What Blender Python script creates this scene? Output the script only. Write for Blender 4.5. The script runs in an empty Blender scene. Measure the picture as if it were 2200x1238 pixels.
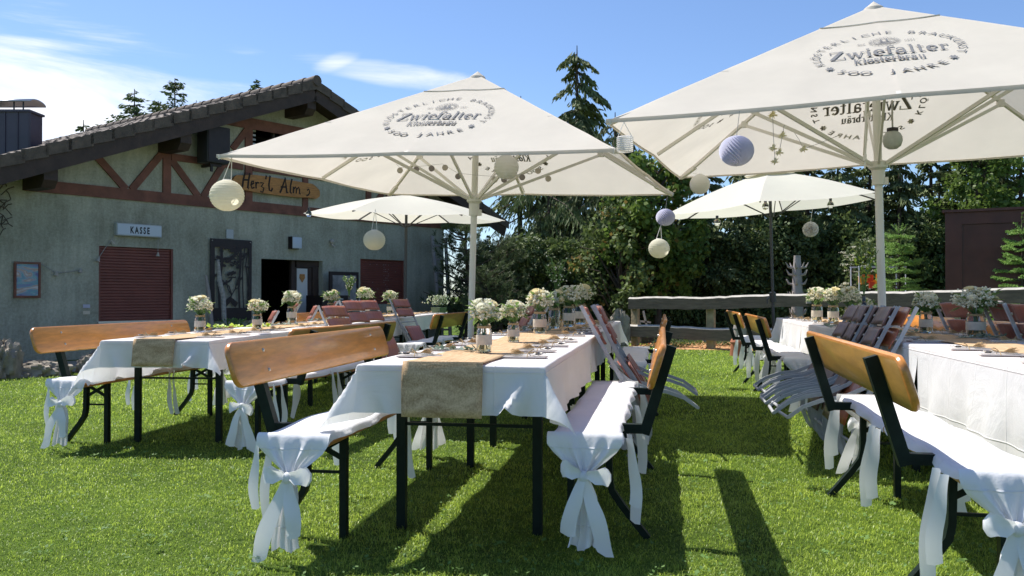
import bpy, bmesh, math, random
import numpy as np
from mathutils import Vector, Matrix
C = bpy.context.scene.collection
rnd = random.Random(7)
rg = np.random.default_rng(11)
PI = math.pi
R = math.radians

# ---------------------------------------------------------------- camera, sky, sun, exposure
cam_d = bpy.data.cameras.new('camera'); cam = bpy.data.objects.new('camera', cam_d); C.objects.link(cam)
F_, H_, Y0_, X0_ = 1900.0, 1.05, 637.0, 1100.0
cam.location = (0, 0, H_)
cam.rotation_euler = (R(90) + math.atan((Y0_ - 619) / F_), 0, 0)
cam_d.sensor_width = 36; cam_d.lens = 36 * F_ / 2200; cam_d.clip_end = 3000; cam_d.clip_start = 0.05
bpy.context.scene.camera = cam
vs = bpy.context.scene.view_settings
vs.view_transform = 'Standard'; vs.look = 'None'; vs.gamma = 1; vs.exposure = 1.17; vs.use_curve_mapping = False

SUN = Vector((-0.404, 0.343, 0.848)).normalized()          # direction towards the sun
sl = bpy.data.lights.new('sun', 'SUN'); sl.energy = 3.2; sl.angle = R(0.53); sl.color = (1.0, 0.955, 0.88)
so = bpy.data.objects.new('sun', sl); C.objects.link(so); so.location = (-8, 7, 17)
so.rotation_euler = SUN.to_track_quat('Z', 'Y').to_euler()

W = bpy.data.worlds.new('World'); bpy.context.scene.world = W; W.use_nodes = True
nt = W.node_tree; nt.nodes.clear()
def N(nt, t, **k):
    n = nt.nodes.new(t)
    for a, b in k.items():
        if a in n.inputs.keys(): n.inputs[a].default_value = b
        else: setattr(n, a, b)
    return n
wo = N(nt, 'ShaderNodeOutputWorld'); bg = N(nt, 'ShaderNodeBackground'); bg.inputs[1].default_value = 0.094
sky = N(nt, 'ShaderNodeTexSky'); sky.sky_type = 'NISHITA'; sky.sun_disc = False
sky.sun_elevation = math.asin(SUN.z); sky.sun_rotation = math.atan2(SUN.x, SUN.y)
sky.air_density = 1.0; sky.dust_density = 0.6; sky.ozone_density = 2.0; sky.altitude = 700
tc = N(nt, 'ShaderNodeTexCoord')
mp = N(nt, 'ShaderNodeMapping'); mp.inputs['Scale'].default_value = (1.1, 1.1, 5.0); mp.inputs['Rotation'].default_value = (0, R(-14), 0)
n1 = N(nt, 'ShaderNodeTexNoise', Scale=2.3, Detail=9.0, Roughness=0.62, Distortion=0.7)
sep = N(nt, 'ShaderNodeSeparateXYZ')
nt.links.new(tc.outputs['Generated'], mp.inputs['Vector']); nt.links.new(mp.outputs[0], n1.inputs['Vector'])
nt.links.new(tc.outputs['Generated'], sep.inputs[0])
def M_(op, a, b=None, c=None, clamp=False, tree=None):
    t = tree or nt
    n = t.nodes.new('ShaderNodeMath'); n.operation = op; n.use_clamp = clamp
    for i, v in enumerate((a, b, c)):
        if v is None: continue
        if isinstance(v, (int, float)): n.inputs[i].default_value = v
        else: t.links.new(v, n.inputs[i])
    return n.outputs[0]
def sstep(v, lo, hi, a=0.0, b=1.0, tree=None):
    t = tree or nt
    n = t.nodes.new('ShaderNodeMapRange'); n.interpolation_type = 'SMOOTHSTEP'
    t.links.new(v, n.inputs[0]); n.inputs[1].default_value = lo; n.inputs[2].default_value = hi
    n.inputs[3].default_value = a; n.inputs[4].default_value = b
    return n.outputs[0]
# the big soft bank of cirrus low in the west, thin streaks elsewhere
az = M_('ARCTAN2', sep.outputs[0], sep.outputs[1])
bank = M_('MULTIPLY', sstep(az, -0.66, -0.30, 1.0, 0.0), sstep(sep.outputs[2], 0.34, 0.08, 0.0, 1.0))
low = M_('MULTIPLY', sstep(sep.outputs[2], 0.24, 0.02, 0.0, 1.0), 0.30)
cov = M_('ADD', M_('MULTIPLY', bank, 0.05), M_('MULTIPLY', low, 0.2))
west = sstep(az, -0.62, 0.12, 1.0, 0.0)
cov = M_('ADD', cov, M_('MULTIPLY', west, 0.03))
cl = sstep(M_('ADD', n1.outputs[0], cov), 0.56, 0.92)
def ell(a0, z0, ra, rz, k, tilt=0.0):
    da = M_('SUBTRACT', az, a0); dz = M_('SUBTRACT', M_('SUBTRACT', sep.outputs[2], z0), M_('MULTIPLY', da, tilt))
    r = M_('ADD', M_('POWER', M_('ABSOLUTE', M_('DIVIDE', da, ra)), 2.0), M_('POWER', M_('ABSOLUTE', M_('DIVIDE', dz, rz)), 2.0))
    return M_('MULTIPLY', sstep(r, 0.0, 1.0, 1.0, 0.0), k)
for e in ((-.53, .155, .28, .115, .68, 0), (-.125, .240, .15, .020, .42, -.12), (-.19, .257, .05, .012, .15, .5), (-.30, .262, .045, .014, .26, 0.0), (-.46, .27, .16, .02, .2, -.15), (-.28, .215, .2, .02, .14, -.1)):
    cov = M_('ADD', cov, ell(*e))
cl = sstep(M_('ADD', M_('MULTIPLY', n1.outputs[0], 1.7), cov), 1.02, 1.62)
cl = M_('MULTIPLY', cl, sstep(az, -0.02, 0.45, 1.0, 0.15))
mx = N(nt, 'ShaderNodeMix'); mx.data_type = 'RGBA'
nt.links.new(M_('MULTIPLY', cl, 0.9), mx.inputs[0]); 
tint = N(nt, 'ShaderNodeMix'); tint.data_type = 'RGBA'; tint.blend_type = 'MULTIPLY'; tint.inputs[0].default_value = 1.0
tint.inputs[7].default_value = (0.62, 0.69, 0.80, 1)
nt.links.new(sky.outputs[0], tint.inputs[6]); nt.links.new(tint.outputs[2], mx.inputs[6])
mx.inputs[7].default_value = (6.0, 6.0, 6.2, 1)
nt.links.new(mx.outputs[2], bg.inputs[0]); nt.links.new(bg.outputs[0], wo.inputs[0])

def at(x, y, Y):                                          # a point of the place seen in this direction at depth Y
    return Vector(((x - X0_) / F_ * Y, Y, H_ + (Y0_ - y) / F_ * Y))
def gz(x, y): return -0.03 * min(1, max(0, (-x - 1.2) / .8))

# ---------------------------------------------------------------- materials
MATS = {}
def mat(name, col, rough=0.6, var=0.0, vscale=8.0, bump=0.0, bscale=60.0, metal=0.0, trans=0.0, col2=None, stretch=None,
        spec=0.5, coat=0.0, transl=0.0, detail=4.0, contrast=(0.3, 0.7), gloss=0.0, objrand=0.0):
    if name in MATS: return MATS[name]
    m = bpy.data.materials.new(name); m.use_nodes = True; t = m.node_tree; L = t.links
    b = t.nodes['Principled BSDF']; b.inputs['Roughness'].default_value = rough; b.inputs['Metallic'].default_value = metal
    b.inputs['Specular IOR Level'].default_value = spec; b.inputs['Coat Weight'].default_value = coat
    b.inputs['Transmission Weight'].default_value = trans
    tcn = N(t, 'ShaderNodeTexCoord'); mpn = N(t, 'ShaderNodeMapping'); L.new(tcn.outputs['Object'], mpn.inputs[0])
    if stretch: mpn.inputs['Scale'].default_value = stretch
    csock = None
    if var or col2:
        nz = N(t, 'ShaderNodeTexNoise', Scale=vscale, Detail=detail, Roughness=0.6); L.new(mpn.outputs[0], nz.inputs['Vector'])
        r = N(t, 'ShaderNodeValToRGB'); L.new(nz.outputs[0], r.inputs[0])
        c2 = col2 or tuple(min(1, c * (1 + var)) for c in col)
        c1 = col if col2 else tuple(c * (1 - var) for c in col)
        r.color_ramp.elements[0].color = (*c1, 1); r.color_ramp.elements[1].color = (*c2, 1)
        r.color_ramp.elements[0].position = contrast[0]; r.color_ramp.elements[1].position = contrast[1]
        csock = r.outputs[0]
        if objrand:
            oi = N(t, 'ShaderNodeObjectInfo'); hs = N(t, 'ShaderNodeHueSaturation')
            L.new(sstep(oi.outputs['Random'], 0, 1, 1 - objrand, 1 + objrand, tree=t), hs.inputs['Value'])
            L.new(csock, hs.inputs['Color']); csock = hs.outputs[0]
        L.new(csock, b.inputs['Base Color'])
    else: b.inputs['Base Color'].default_value = (*col, 1)
    if bump:
        nb = N(t, 'ShaderNodeTexNoise', Scale=bscale, Detail=5.0); L.new(mpn.outputs[0], nb.inputs['Vector'])
        bp = N(t, 'ShaderNodeBump', Strength=min(1, bump)); bp.inputs['Distance'].default_value = 0.01; L.new(nb.outputs[0], bp.inputs['Height'])
        L.new(bp.outputs[0], b.inputs['Normal'])
    if transl:
        tr = N(t, 'ShaderNodeBsdfTranslucent'); ms = N(t, 'ShaderNodeMixShader'); ms.inputs[0].default_value = transl
        if csock: L.new(csock, tr.inputs[0])
        else: tr.inputs[0].default_value = (*col, 1)
        L.new(b.outputs[0], ms.inputs[1]); L.new(tr.outputs[0], ms.inputs[2]); L.new(ms.outputs[0], t.nodes['Material Output'].inputs[0])
    MATS[name] = m
    return m
def mat_attr(name, c0, c1, rough=0.6, transl=0.3, spec=0.3):        # colour runs from c0 to c1 by a per-leaf value
    m = bpy.data.materials.new(name); m.use_nodes = True; t = m.node_tree; L = t.links
    b = t.nodes['Principled BSDF']; b.inputs['Roughness'].default_value = rough; b.inputs['Specular IOR Level'].default_value = spec
    a = N(t, 'ShaderNodeAttribute'); a.attribute_name = 'v'
    r = N(t, 'ShaderNodeValToRGB'); L.new(a.outputs['Fac'], r.inputs[0])
    r.color_ramp.elements[0].color = (*c0, 1); r.color_ramp.elements[1].color = (*c1, 1)
    L.new(r.outputs[0], b.inputs['Base Color'])
    tr = N(t, 'ShaderNodeBsdfTranslucent'); L.new(r.outputs[0], tr.inputs[0])
    ms = N(t, 'ShaderNodeMixShader'); ms.inputs[0].default_value = transl
    L.new(b.outputs[0], ms.inputs[1]); L.new(tr.outputs[0], ms.inputs[2]); L.new(ms.outputs[0], t.nodes['Material Output'].inputs[0])
    MATS[name] = m; return m

mat('cloth', (.88, .88, .88), .85, var=.03, vscale=3, bump=.3, bscale=14, transl=.33, spec=.15)
mat('cover', (.84, .84, .85), .7, var=.03, vscale=4, bump=.25, bscale=18, transl=.18, spec=.25)
mat('ribbon', (.85, .86, .87), .6, transl=.3, spec=.3)
mat('canopy', (.76, .71, .63), .85, var=.06, vscale=1.6, bump=.5, bscale=3.5, transl=.36, spec=.1)
mat('canopy_pale', (.82, .79, .69), .85, var=.03, vscale=2, bump=.4, bscale=4, transl=.40, spec=.1)
mat('print', (.20, .20, .205), .9, var=.1, vscale=30, spec=.1)
mat('print_under', (.17, .15, .125), .9, spec=.1)
mat('alu', (.70, .67, .60), .45, spec=.5)
mat('strap', (.75, .74, .70), .7)
mat('dark_pole', (.035, .035, .04), .4)
mat('board', (.60, .235, .048), .30, var=.22, vscale=5, stretch=(1.2, 9, 9), coat=.35, bump=.05, bscale=30, detail=6)
mat('seat_board', (.50, .20, .05), .35, var=.18, vscale=6, stretch=(1, 10, 10), coat=.2)
mat('green_steel', (.006, .014, .010), .5, var=.3, vscale=20, spec=.2)
mat('board_back', (.40, .215, .045), .4, var=.2, vscale=4, stretch=(1.2, 6, 6), coat=.2, bump=.05, bscale=30, detail=6)  # rear of the backrest, with green-yellow bounce from the grass painted into the colour
mat('bolt', (.55, .50, .42), .3, metal=.8)
mat('chair_wood', (.30, .100, .066), .42, var=.2, vscale=7, stretch=(8, 1, 1), coat=.15)
mat('chair_wood_dark', (.15, .088, .072), .45, var=.2, vscale=7, stretch=(8, 1, 1), coat=.12)
mat('chair_wood_red', (.34, .095, .04), .35, var=.2, vscale=7, stretch=(8, 1, 1), coat=.2)
mat('grey_steel', (.42, .43, .44), .45, var=.12, vscale=14)
mat('grey_print', (.06, .06, .07), .4, var=0, vscale=3, col2=(.42, .40, .40))
mat('burlap_thread', (.42, .33, .19), .95)
mat('paper_white', (.82, .80, .76), .8, transl=.3)
mat('paper_lilac', (.68, .67, .78), .8, transl=.3)
mat('lantern', (.80, .77, .64), .8, var=.03, vscale=9, transl=.45, spec=.1)
mat('wire', (.35, .33, .30), .5)
mat('napkin', (.52, .47, .43), .85, var=.08, vscale=20)
mat('steel', (.55, .53, .50), .25, metal=.9)
mat('twine', (.38, .27, .14), .95)
mat('dried', (.66, .47, .24), .9, var=.25, vscale=60, transl=.2)
mat('kraft', (.60, .53, .42), .9, var=.1, vscale=40, bump=.2, bscale=200)
mat('stem', (.09, .19, .045), .6, var=.2, vscale=40)
mat('water', (.62, .66, .55), .02, trans=.95)
mat('roof_tile', (.105, .078, .060), .8, var=.35, vscale=5, bump=.5, bscale=40)
mat('dark_wood', (.050, .030, .022), .7, var=.3, vscale=5, stretch=(1, 1, 1), bump=.3, bscale=30)
mat('red_timber', (.19, .072, .046), .75, var=.35, vscale=4, bump=.3, bscale=40, detail=8)
mat('shutter', (.19, .056, .040), .55, var=.12, vscale=3)
mat('black_metal', (.022, .012, .012), .55, var=.3, vscale=9)
mat('speaker', (.03, .03, .033), .6)
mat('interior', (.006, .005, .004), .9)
mat('white_plastic', (.55, .60, .66), .4)
mat('sign_white', (.55, .60, .66), .5)
mat('black_ink', (.015, .015, .02), .6)
mat('ink_brown', (.03, .015, .008), .8)
mat('sign_wood', (.44, .19, .045), .55, var=.28, vscale=7, stretch=(1, 1, 6), bump=.2, bscale=40)
mat('slate_cladding', (.065, .055, .075), .45, var=.2, vscale=1.5)
mat('zinc', (.50, .51, .54), .3, metal=.7)
mat('old_wood', (.105, .088, .068), .9, var=.35, vscale=4, stretch=(1, 8, 8), bump=.7, bscale=25, detail=8)
mat('old_wood_top', (.46, .43, .38), .9, var=.2, vscale=6, bump=.6, bscale=25)  # pale wood; on the fence planks it paints in the sunlit top
mat('post_wood', (.33, .27, .17), .9, var=.3, vscale=6, bump=.6, bscale=25)
mat('bare_log', (.34, .30, .28), .8, var=.2, vscale=5, bump=.6, bscale=25)
mat('bark', (.075, .055, .04), .95, var=.4, vscale=10, bump=1, bscale=20)
mat('birch', (.36, .34, .31), .8, var=.35, vscale=9, stretch=(1, 1, 3), bump=.5, bscale=20)
mat('stone', (.27, .235, .19), .95, var=.45, vscale=5, bump=1, bscale=18, detail=9)
mat('shed_paint', (.088, .027, .020), .38, var=.25, vscale=2, coat=.08, spec=.3)
mat('orange', (.85, .30, .02), .5)
mat('red', (.6, .05, .02), .5)
mat('terracotta', (.35, .12, .06), .8, var=.2, vscale=6)
mat('green_pot', (.11, .17, .09), .5)
mat('petal_white', (.86, .84, .70), .7, var=.05, vscale=30, transl=.4)
mat('petal_cream', (.86, .77, .50), .7, var=.1, vscale=25, transl=.35)
mat('leaf', (.16, .27, .07), .5, var=.3, vscale=30, transl=.3)
mat('eucalyptus', (.14, .20, .15), .6, var=.2, vscale=30, transl=.2)
mat('lime_leaf', (.42, .55, .07), .5, var=.2, vscale=30, transl=.4)
mat('disc_grey', (.30, .26, .25), .8, transl=.2)
mat('disc_pale', (.60, .54, .47), .8, transl=.3)
mat('bottle_dark', (.012, .012, .010), .08)
mat('louver', (.45, .46, .47), .5)
def glass(name, col, rough=0.0):
    m = bpy.data.materials.new(name); m.use_nodes = True; t = m.node_tree
    b = t.nodes['Principled BSDF']; b.inputs['Base Color'].default_value = (*col, 1)
    b.inputs['Transmission Weight'].default_value = 1; b.inputs['Roughness'].default_value = rough; b.inputs['IOR'].default_value = 1.3
    MATS[name] = m
glass('glass', (.97, .98, .96)); glass('glass_olive', (.20, .24, .06)); mat('glass_frost', (.62, .62, .56), .25, transl=.55, var=.1, vscale=20)

def stucco():
    m = bpy.data.materials.new('stucco'); m.use_nodes = True; t = m.node_tree; L = t.links
    b = t.nodes['Principled BSDF']; b.inputs['Roughness'].default_value = .95; b.inputs['Specular IOR Level'].default_value = .15
    tcn = N(t, 'ShaderNodeTexCoord')
    a = N(t, 'ShaderNodeTexNoise', Scale=.7, Detail=8.0, Roughness=.65); c = N(t, 'ShaderNodeTexNoise', Scale=22.0, Detail=5.0, Roughness=.75)
    mv = N(t, 'ShaderNodeMapping'); mv.inputs['Scale'].default_value = (3.0, 3.0, .35)
    st = N(t, 'ShaderNodeTexNoise', Scale=1.6, Detail=6.0, Roughness=.7)
    for n in (a, c): L.new(tcn.outputs['Object'], n.inputs['Vector'])
    L.new(tcn.outputs['Object'], mv.inputs[0]); L.new(mv.outputs[0], st.inputs['Vector'])
    f = M_('ADD', M_('MULTIPLY', a.outputs[0], .45, tree=t), M_('MULTIPLY', c.outputs[0], .30, tree=t), tree=t)
    f = M_('ADD', f, M_('MULTIPLY', st.outputs[0], .25, tree=t), tree=t)
    r = N(t, 'ShaderNodeValToRGB'); L.new(f, r.inputs[0]); e = r.color_ramp.elements
    e[0].position = .36; e[0].color = (.19, .185, .132, 1); e[1].position = .62; e[1].color = (.55, .53, .42, 1)
    x = e.new(.5); x.color = (.375, .365, .285, 1)
    L.new(r.outputs[0], b.inputs['Base Color'])
    v = N(t, 'ShaderNodeTexNoise', Scale=55.0, Detail=4.0); L.new(tcn.outputs['Object'], v.inputs['Vector'])
    bp = N(t, 'ShaderNodeBump', Strength=.8); bp.inputs['Distance'].default_value = .012; L.new(v.outputs[0], bp.inputs['Height'])
    L.new(bp.outputs[0], b.inputs['Normal']); MATS['stucco'] = m
stucco()
def burlap():
    m = bpy.data.materials.new('burlap'); m.use_nodes = True; t = m.node_tree; L = t.links
    b = t.nodes['Principled BSDF']; b.inputs['Roughness'].default_value = .95; b.inputs['Specular IOR Level'].default_value = .1
    tcn = N(t, 'ShaderNodeTexCoord'); a = N(t, 'ShaderNodeTexNoise', Scale=9.0, Detail=8.0, Roughness=.8)
    mp1 = N(t, 'ShaderNodeMapping'); mp1.inputs['Scale'].default_value = (8, 150, 150)
    mp2 = N(t, 'ShaderNodeMapping'); mp2.inputs['Scale'].default_value = (150, 8, 8)
    n1 = N(t, 'ShaderNodeTexNoise', Scale=1.0, Detail=2.0); n2 = N(t, 'ShaderNodeTexNoise', Scale=1.0, Detail=2.0)
    L.new(tcn.outputs['Object'], a.inputs['Vector'])
    for q, n in ((mp1, n1), (mp2, n2)): L.new(tcn.outputs['Object'], q.inputs[0]); L.new(q.outputs[0], n.inputs['Vector'])
    f = M_('ADD', M_('MULTIPLY', n1.outputs[0], .5, tree=t), M_('MULTIPLY', n2.outputs[0], .5, tree=t), tree=t)
    g = M_('ADD', M_('MULTIPLY', f, .8, tree=t), M_('MULTIPLY', a.outputs[0], .2, tree=t), tree=t)
    r = N(t, 'ShaderNodeValToRGB'); L.new(g, r.inputs[0]); e = r.color_ramp.elements
    e[0].position = .36; e[0].color = (.34, .22, .115, 1); e[1].position = .62; e[1].color = (.66, .465, .29, 1)
    L.new(r.outputs[0], b.inputs['Base Color'])
    bp = N(t, 'ShaderNodeBump', Strength=.7); bp.inputs['Distance'].default_value = .004; L.new(f, bp.inputs['Height']); L.new(bp.outputs[0], b.inputs['Normal'])
    MATS['burlap'] = m
burlap()
def creased(name, base, transl, rough):
    m = MATS[base].copy(); m.name = name; t = m.node_tree; L = t.links; b = t.nodes['Principled BSDF']
    tcn = N(t, 'ShaderNodeTexCoord'); sp = N(t, 'ShaderNodeSeparateXYZ'); L.new(tcn.outputs['Object'], sp.inputs[0])
    h = None
    for ax, per, of in ((0, .37, .11), (1, .34, .05), (2, .30, .02)):
        f = M_('ABSOLUTE', M_('SUBTRACT', M_('FRACT', M_('ADD', M_('DIVIDE', sp.outputs[ax], per, tree=t), of, tree=t), tree=t), .5, tree=t), tree=t)
        r = sstep(f, .0, .018, 1.0, 0.0, tree=t); h = r if h is None else M_('ADD', h, r, tree=t)
    n = N(t, 'ShaderNodeTexNoise', Scale=3.2, Detail=4.0, Roughness=.55, Distortion=1.2); L.new(tcn.outputs['Object'], n.inputs['Vector'])
    n2 = N(t, 'ShaderNodeTexNoise', Scale=900.0, Detail=2.0); L.new(tcn.outputs['Object'], n2.inputs['Vector'])
    h = M_('ADD', M_('MULTIPLY', h, .22, tree=t), M_('ADD', M_('MULTIPLY', n.outputs[0], 1.3, tree=t), M_('MULTIPLY', n2.outputs[0], .05, tree=t), tree=t), tree=t)
    bp = N(t, 'ShaderNodeBump', Strength=.8); bp.inputs['Distance'].default_value = .012; L.new(h, bp.inputs['Height']); L.new(bp.outputs[0], b.inputs['Normal'])
    for q in t.nodes:
        if q.type == 'BSDF_TRANSLUCENT': L.new(bp.outputs[0], q.inputs['Normal'])
    MATS[name] = m
creased('cloth', 'cloth', .3, .8); creased('cover', 'cover', .2, .8)
def poster():
    m = bpy.data.materials.new('poster'); m.use_nodes = True; t = m.node_tree; L = t.links
    b = t.nodes['Principled BSDF']; b.inputs['Roughness'].default_value = .25
    tcn = N(t, 'ShaderNodeTexCoord'); mpn = N(t, 'ShaderNodeMapping'); mpn.inputs['Scale'].default_value = (1.2, 1, 3.2); mpn.inputs['Location'].default_value = (3.3, 0, 1.2)
    a = N(t, 'ShaderNodeTexNoise', Scale=2.4, Detail=5.0, Distortion=1.2); L.new(tcn.outputs['Object'], mpn.inputs[0]); L.new(mpn.outputs[0], a.inputs['Vector'])
    r = N(t, 'ShaderNodeValToRGB'); L.new(a.outputs[0], r.inputs[0]); e = r.color_ramp.elements
    e[0].position = .33; e[0].color = (.06, .08, .20, 1); e[1].position = .68; e[1].color = (.50, .50, .52, 1)
    for p, c in ((.42, (.16, .20, .38)), (.48, (.10, .33, .38)), (.53, (.30, .34, .42)), (.6, (.38, .26, .20))): x = e.new(p); x.color = (*c, 1)
    L.new(r.outputs[0], b.inputs['Base Color']); MATS['poster'] = m
poster()

# ---------------------------------------------------------------- mesh helpers
class MB:
    def __init__(s): s.v = []; s.f = []; s.m = []
    def add(s, vs, fs, mi=0):
        o = len(s.v); s.v += [tuple(p) for p in vs]
        for f in fs: s.f.append(tuple(i + o for i in f)); s.m.append(mi)
        return s
    def box(s, x0, x1, y0, y1, z0, z1, mi=0):
        v = [(x, y, z) for x in (x0, x1) for y in (y0, y1) for z in (z0, z1)]
        return s.add(v, [(0, 1, 3, 2), (4, 6, 7, 5), (0, 4, 5, 1), (2, 3, 7, 6), (0, 2, 6, 4), (1, 5, 7, 3)], mi)
    def bar(s, a, b, w, h, up=(0, 0, 1), mi=0):               # a straight bar of section w x h
        a = Vector(a); b = Vector(b); d = (b - a).normalized(); u = Vector(up)
        if abs(d.dot(u)) > .98: u = Vector((0, 1, 0)) if abs(d.y) < .9 else Vector((1, 0, 0))
        sd = d.cross(u).normalized(); u = sd.cross(d)
        v = []
        for p in (a, b):
            for i, j in ((-1, -1), (1, -1), (1, 1), (-1, 1)): v.append(p + sd * (w / 2 * i) + u * (h / 2 * j))
        return s.add(v, [(0, 1, 2, 3), (7, 6, 5, 4), (0, 4, 5, 1), (1, 5, 6, 2), (2, 6, 7, 3), (3, 7, 4, 0)], mi)
    def path(s, pts, w, h, up=(0, 0, 1), mi=0, close=False):   # rectangular section swept along a path
        P = [Vector(p) for p in pts]; n = len(P); v = []; f = []; u0 = Vector(up)
        for i, p in enumerate(P):
            d = (P[min(i + 1, n - 1)] - P[max(i - 1, 0)]).normalized()
            sd = d.cross(u0)
            if sd.length < .05: sd = d.cross(Vector((1, 0, 0)))
            sd.normalize(); u = sd.cross(d)
            ww = w[i] if isinstance(w, (list, tuple)) else w
            for a, b in ((-1, -1), (1, -1), (1, 1), (-1, 1)): v.append(p + sd * (ww / 2 * a) + u * (h / 2 * b))
        for i in range(n - 1):
            for k in range(4): f.append((4 * i + k, 4 * i + (k + 1) % 4, 4 * i + 4 + (k + 1) % 4, 4 * i + 4 + k))
        f.append((3, 2, 1, 0)); f.append(tuple(4 * (n - 1) + k for k in range(4)))
        return s.add(v, f, mi)
    def tube(s, pts, r, n=8, mi=0, cap=True):
        P = [Vector(p) for p in pts]; v = []; f = []; L = len(P)
        ref = Vector((0, 0, 1)) if abs((P[-1] - P[0]).normalized().z) < .9 else Vector((1, 0, 0))
        for i, p in enumerate(P):
            d = (P[min(i + 1, L - 1)] - P[max(i - 1, 0)]).normalized()
            a = d.cross(ref)
            if a.length < .05: a = d.cross(Vector((0, 1, 0)))
            a.normalize(); b = d.cross(a)
            rr = r[i] if isinstance(r, (list, tuple)) else r
            for k in range(n):
                t = 2 * PI * k / n; v.append(p + a * (rr * math.cos(t)) + b * (rr * math.sin(t)))
        for i in range(L - 1):
            for k in range(n): f.append((n * i + k, n * i + (k + 1) % n, n * i + n + (k + 1) % n, n * i + n + k))
        if cap: f.append(tuple(reversed(range(n)))); f.append(tuple(n * (L - 1) + k for k in range(n)))
        return s.add(v, f, mi)
    def lathe(s, prof, n=20, c=(0, 0, 0), mi=0, wob=None):
        v = []; f = []; L = len(prof)
        for i, (r, z) in enumerate(prof):
            for k in range(n):
                t = 2 * PI * k / n; q = r * (1 + (wob(t, z) if wob else 0)); v.append((c[0] + q * math.cos(t), c[1] + q * math.sin(t), c[2] + z))
        for i in range(L - 1):
            for k in range(n): f.append((n * i + k, n * i + (k + 1) % n, n * i + n + (k + 1) % n, n * i + n + k))
        if prof[0][0] > 1e-4: f.append(tuple(reversed(range(n))))
        if prof[-1][0] > 1e-4: f.append(tuple(n * (L - 1) + k for k in range(n)))
        return s.add(v, f, mi)
    def open_lathe(s, prof, n=20, c=(0, 0, 0), mi=0):
        v = []; f = []; L = len(prof)
        for i, (r, z) in enumerate(prof):
            for k in range(n):
                t = 2 * PI * k / n; v.append((c[0] + r * math.cos(t), c[1] + r * math.sin(t), c[2] + z))
        for i in range(L - 1):
            for k in range(n): f.append((n * i + k, n * i + (k + 1) % n, n * i + n + (k + 1) % n, n * i + n + k))
        return s.add(v, f, mi)
    def ball(s, c, r, n=8, mi=0, sq=1.0, jit=0):
        prof = [(max(1e-5, r * math.sin(PI * i / n)), -r * sq * math.cos(PI * i / n)) for i in range(n + 1)]
        v = []; f = []; m = max(6, n + 2)
        for (q, z) in prof:
            for k in range(m):
                t = 2 * PI * k / m; j = 1 + (rnd.uniform(-jit, jit) if jit else 0)
                v.append((c[0] + q * math.cos(t) * j, c[1] + q * math.sin(t) * j, c[2] + z * j))
        for i in range(n):
            for k in range(m): f.append((m * i + k, m * i + (k + 1) % m, m * i + m + (k + 1) % m, m * i + m + k))
        return s.add(v, f, mi)
    def grid(s, fn, nu, nv, mi=0):
        v = [fn(i / nu, j / nv) for j in range(nv + 1) for i in range(nu + 1)]
        f = [(j * (nu + 1) + i, j * (nu + 1) + i + 1, (j + 1) * (nu + 1) + i + 1, (j + 1) * (nu + 1) + i) for j in range(nv) for i in range(nu)]
        return s.add(v, f, mi)
    def prism(s, poly, M, d0, d1, mi=0):                       # polygon (u,v) extruded along local n by matrix M
        n = len(poly); v = [M @ Vector((p[0], p[1], d)) for d in (d0, d1) for p in poly]
        f = [tuple(reversed(range(n))), tuple(range(n, 2 * n))] + [(i, (i + 1) % n, n + (i + 1) % n, n + i) for i in range(n)]
        return s.add(v, f, mi)
    def slab(s, L, Hh, T, rc, bv, M, mi=0, nc=5):               # rounded board with softened edges, centred
        def ring(ins, z):
            o = []; a, b = L / 2 - ins, Hh / 2 - ins; r = max(rc - ins, .002)
            for cx, cy, t0 in ((a - r, b - r, 0), (-a + r, b - r, 90), (-a + r, -b + r, 180), (a - r, -b + r, 270)):
                for k in range(nc + 1):
                    t = R(t0 + 90 * k / nc); o.append(M @ Vector((cx + r * math.cos(t), cy + r * math.sin(t), z)))
            return o
        rings = [ring(bv, -T / 2), ring(bv * .3, -T / 2 + bv * .3), ring(0, -T / 2 + bv), ring(0, T / 2 - bv), ring(bv * .3, T / 2 - bv * .3), ring(bv, T / 2)]
        n = len(rings[0]); v = [p for q in rings for p in q]; f = [tuple(reversed(range(n))), tuple(range(5 * n, 6 * n))]
        for i in range(5):
            for k in range(n): f.append((n * i + k, n * i + (k + 1) % n, n * i + n + (k + 1) % n, n * i + n + k))
        return s.add(v, f, mi)
    def build(s, name, mats, parent=None, smooth=True, ang=35, solid=0, sub=0, loc=None):
        me = bpy.data.meshes.new(name); me.from_pydata(s.v, [], s.f)
        mats = mats if isinstance(mats, (list, tuple)) else [mats]
        for m in mats: me.materials.append(MATS[m])
        if len(mats) > 1: me.polygons.foreach_set('material_index', s.m)
        bm = bmesh.new(); bm.from_mesh(me); bmesh.ops.recalc_face_normals(bm, faces=bm.faces); bm.to_mesh(me); bm.free()
        if smooth:
            me.polygons.foreach_set('use_smooth', [True] * len(me.polygons)); me.set_sharp_from_angle(angle=R(ang))
        me.update(); o = bpy.data.objects.new(name, me); C.objects.link(o)
        if parent: o.parent = parent
        if loc: o.location = loc
        if solid: q = o.modifiers.new('thick', 'SOLIDIFY'); q.thickness = solid; q.offset = 0
        if sub: q = o.modifiers.new('sub', 'SUBSURF'); q.levels = sub; q.render_levels = sub
        return o

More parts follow.
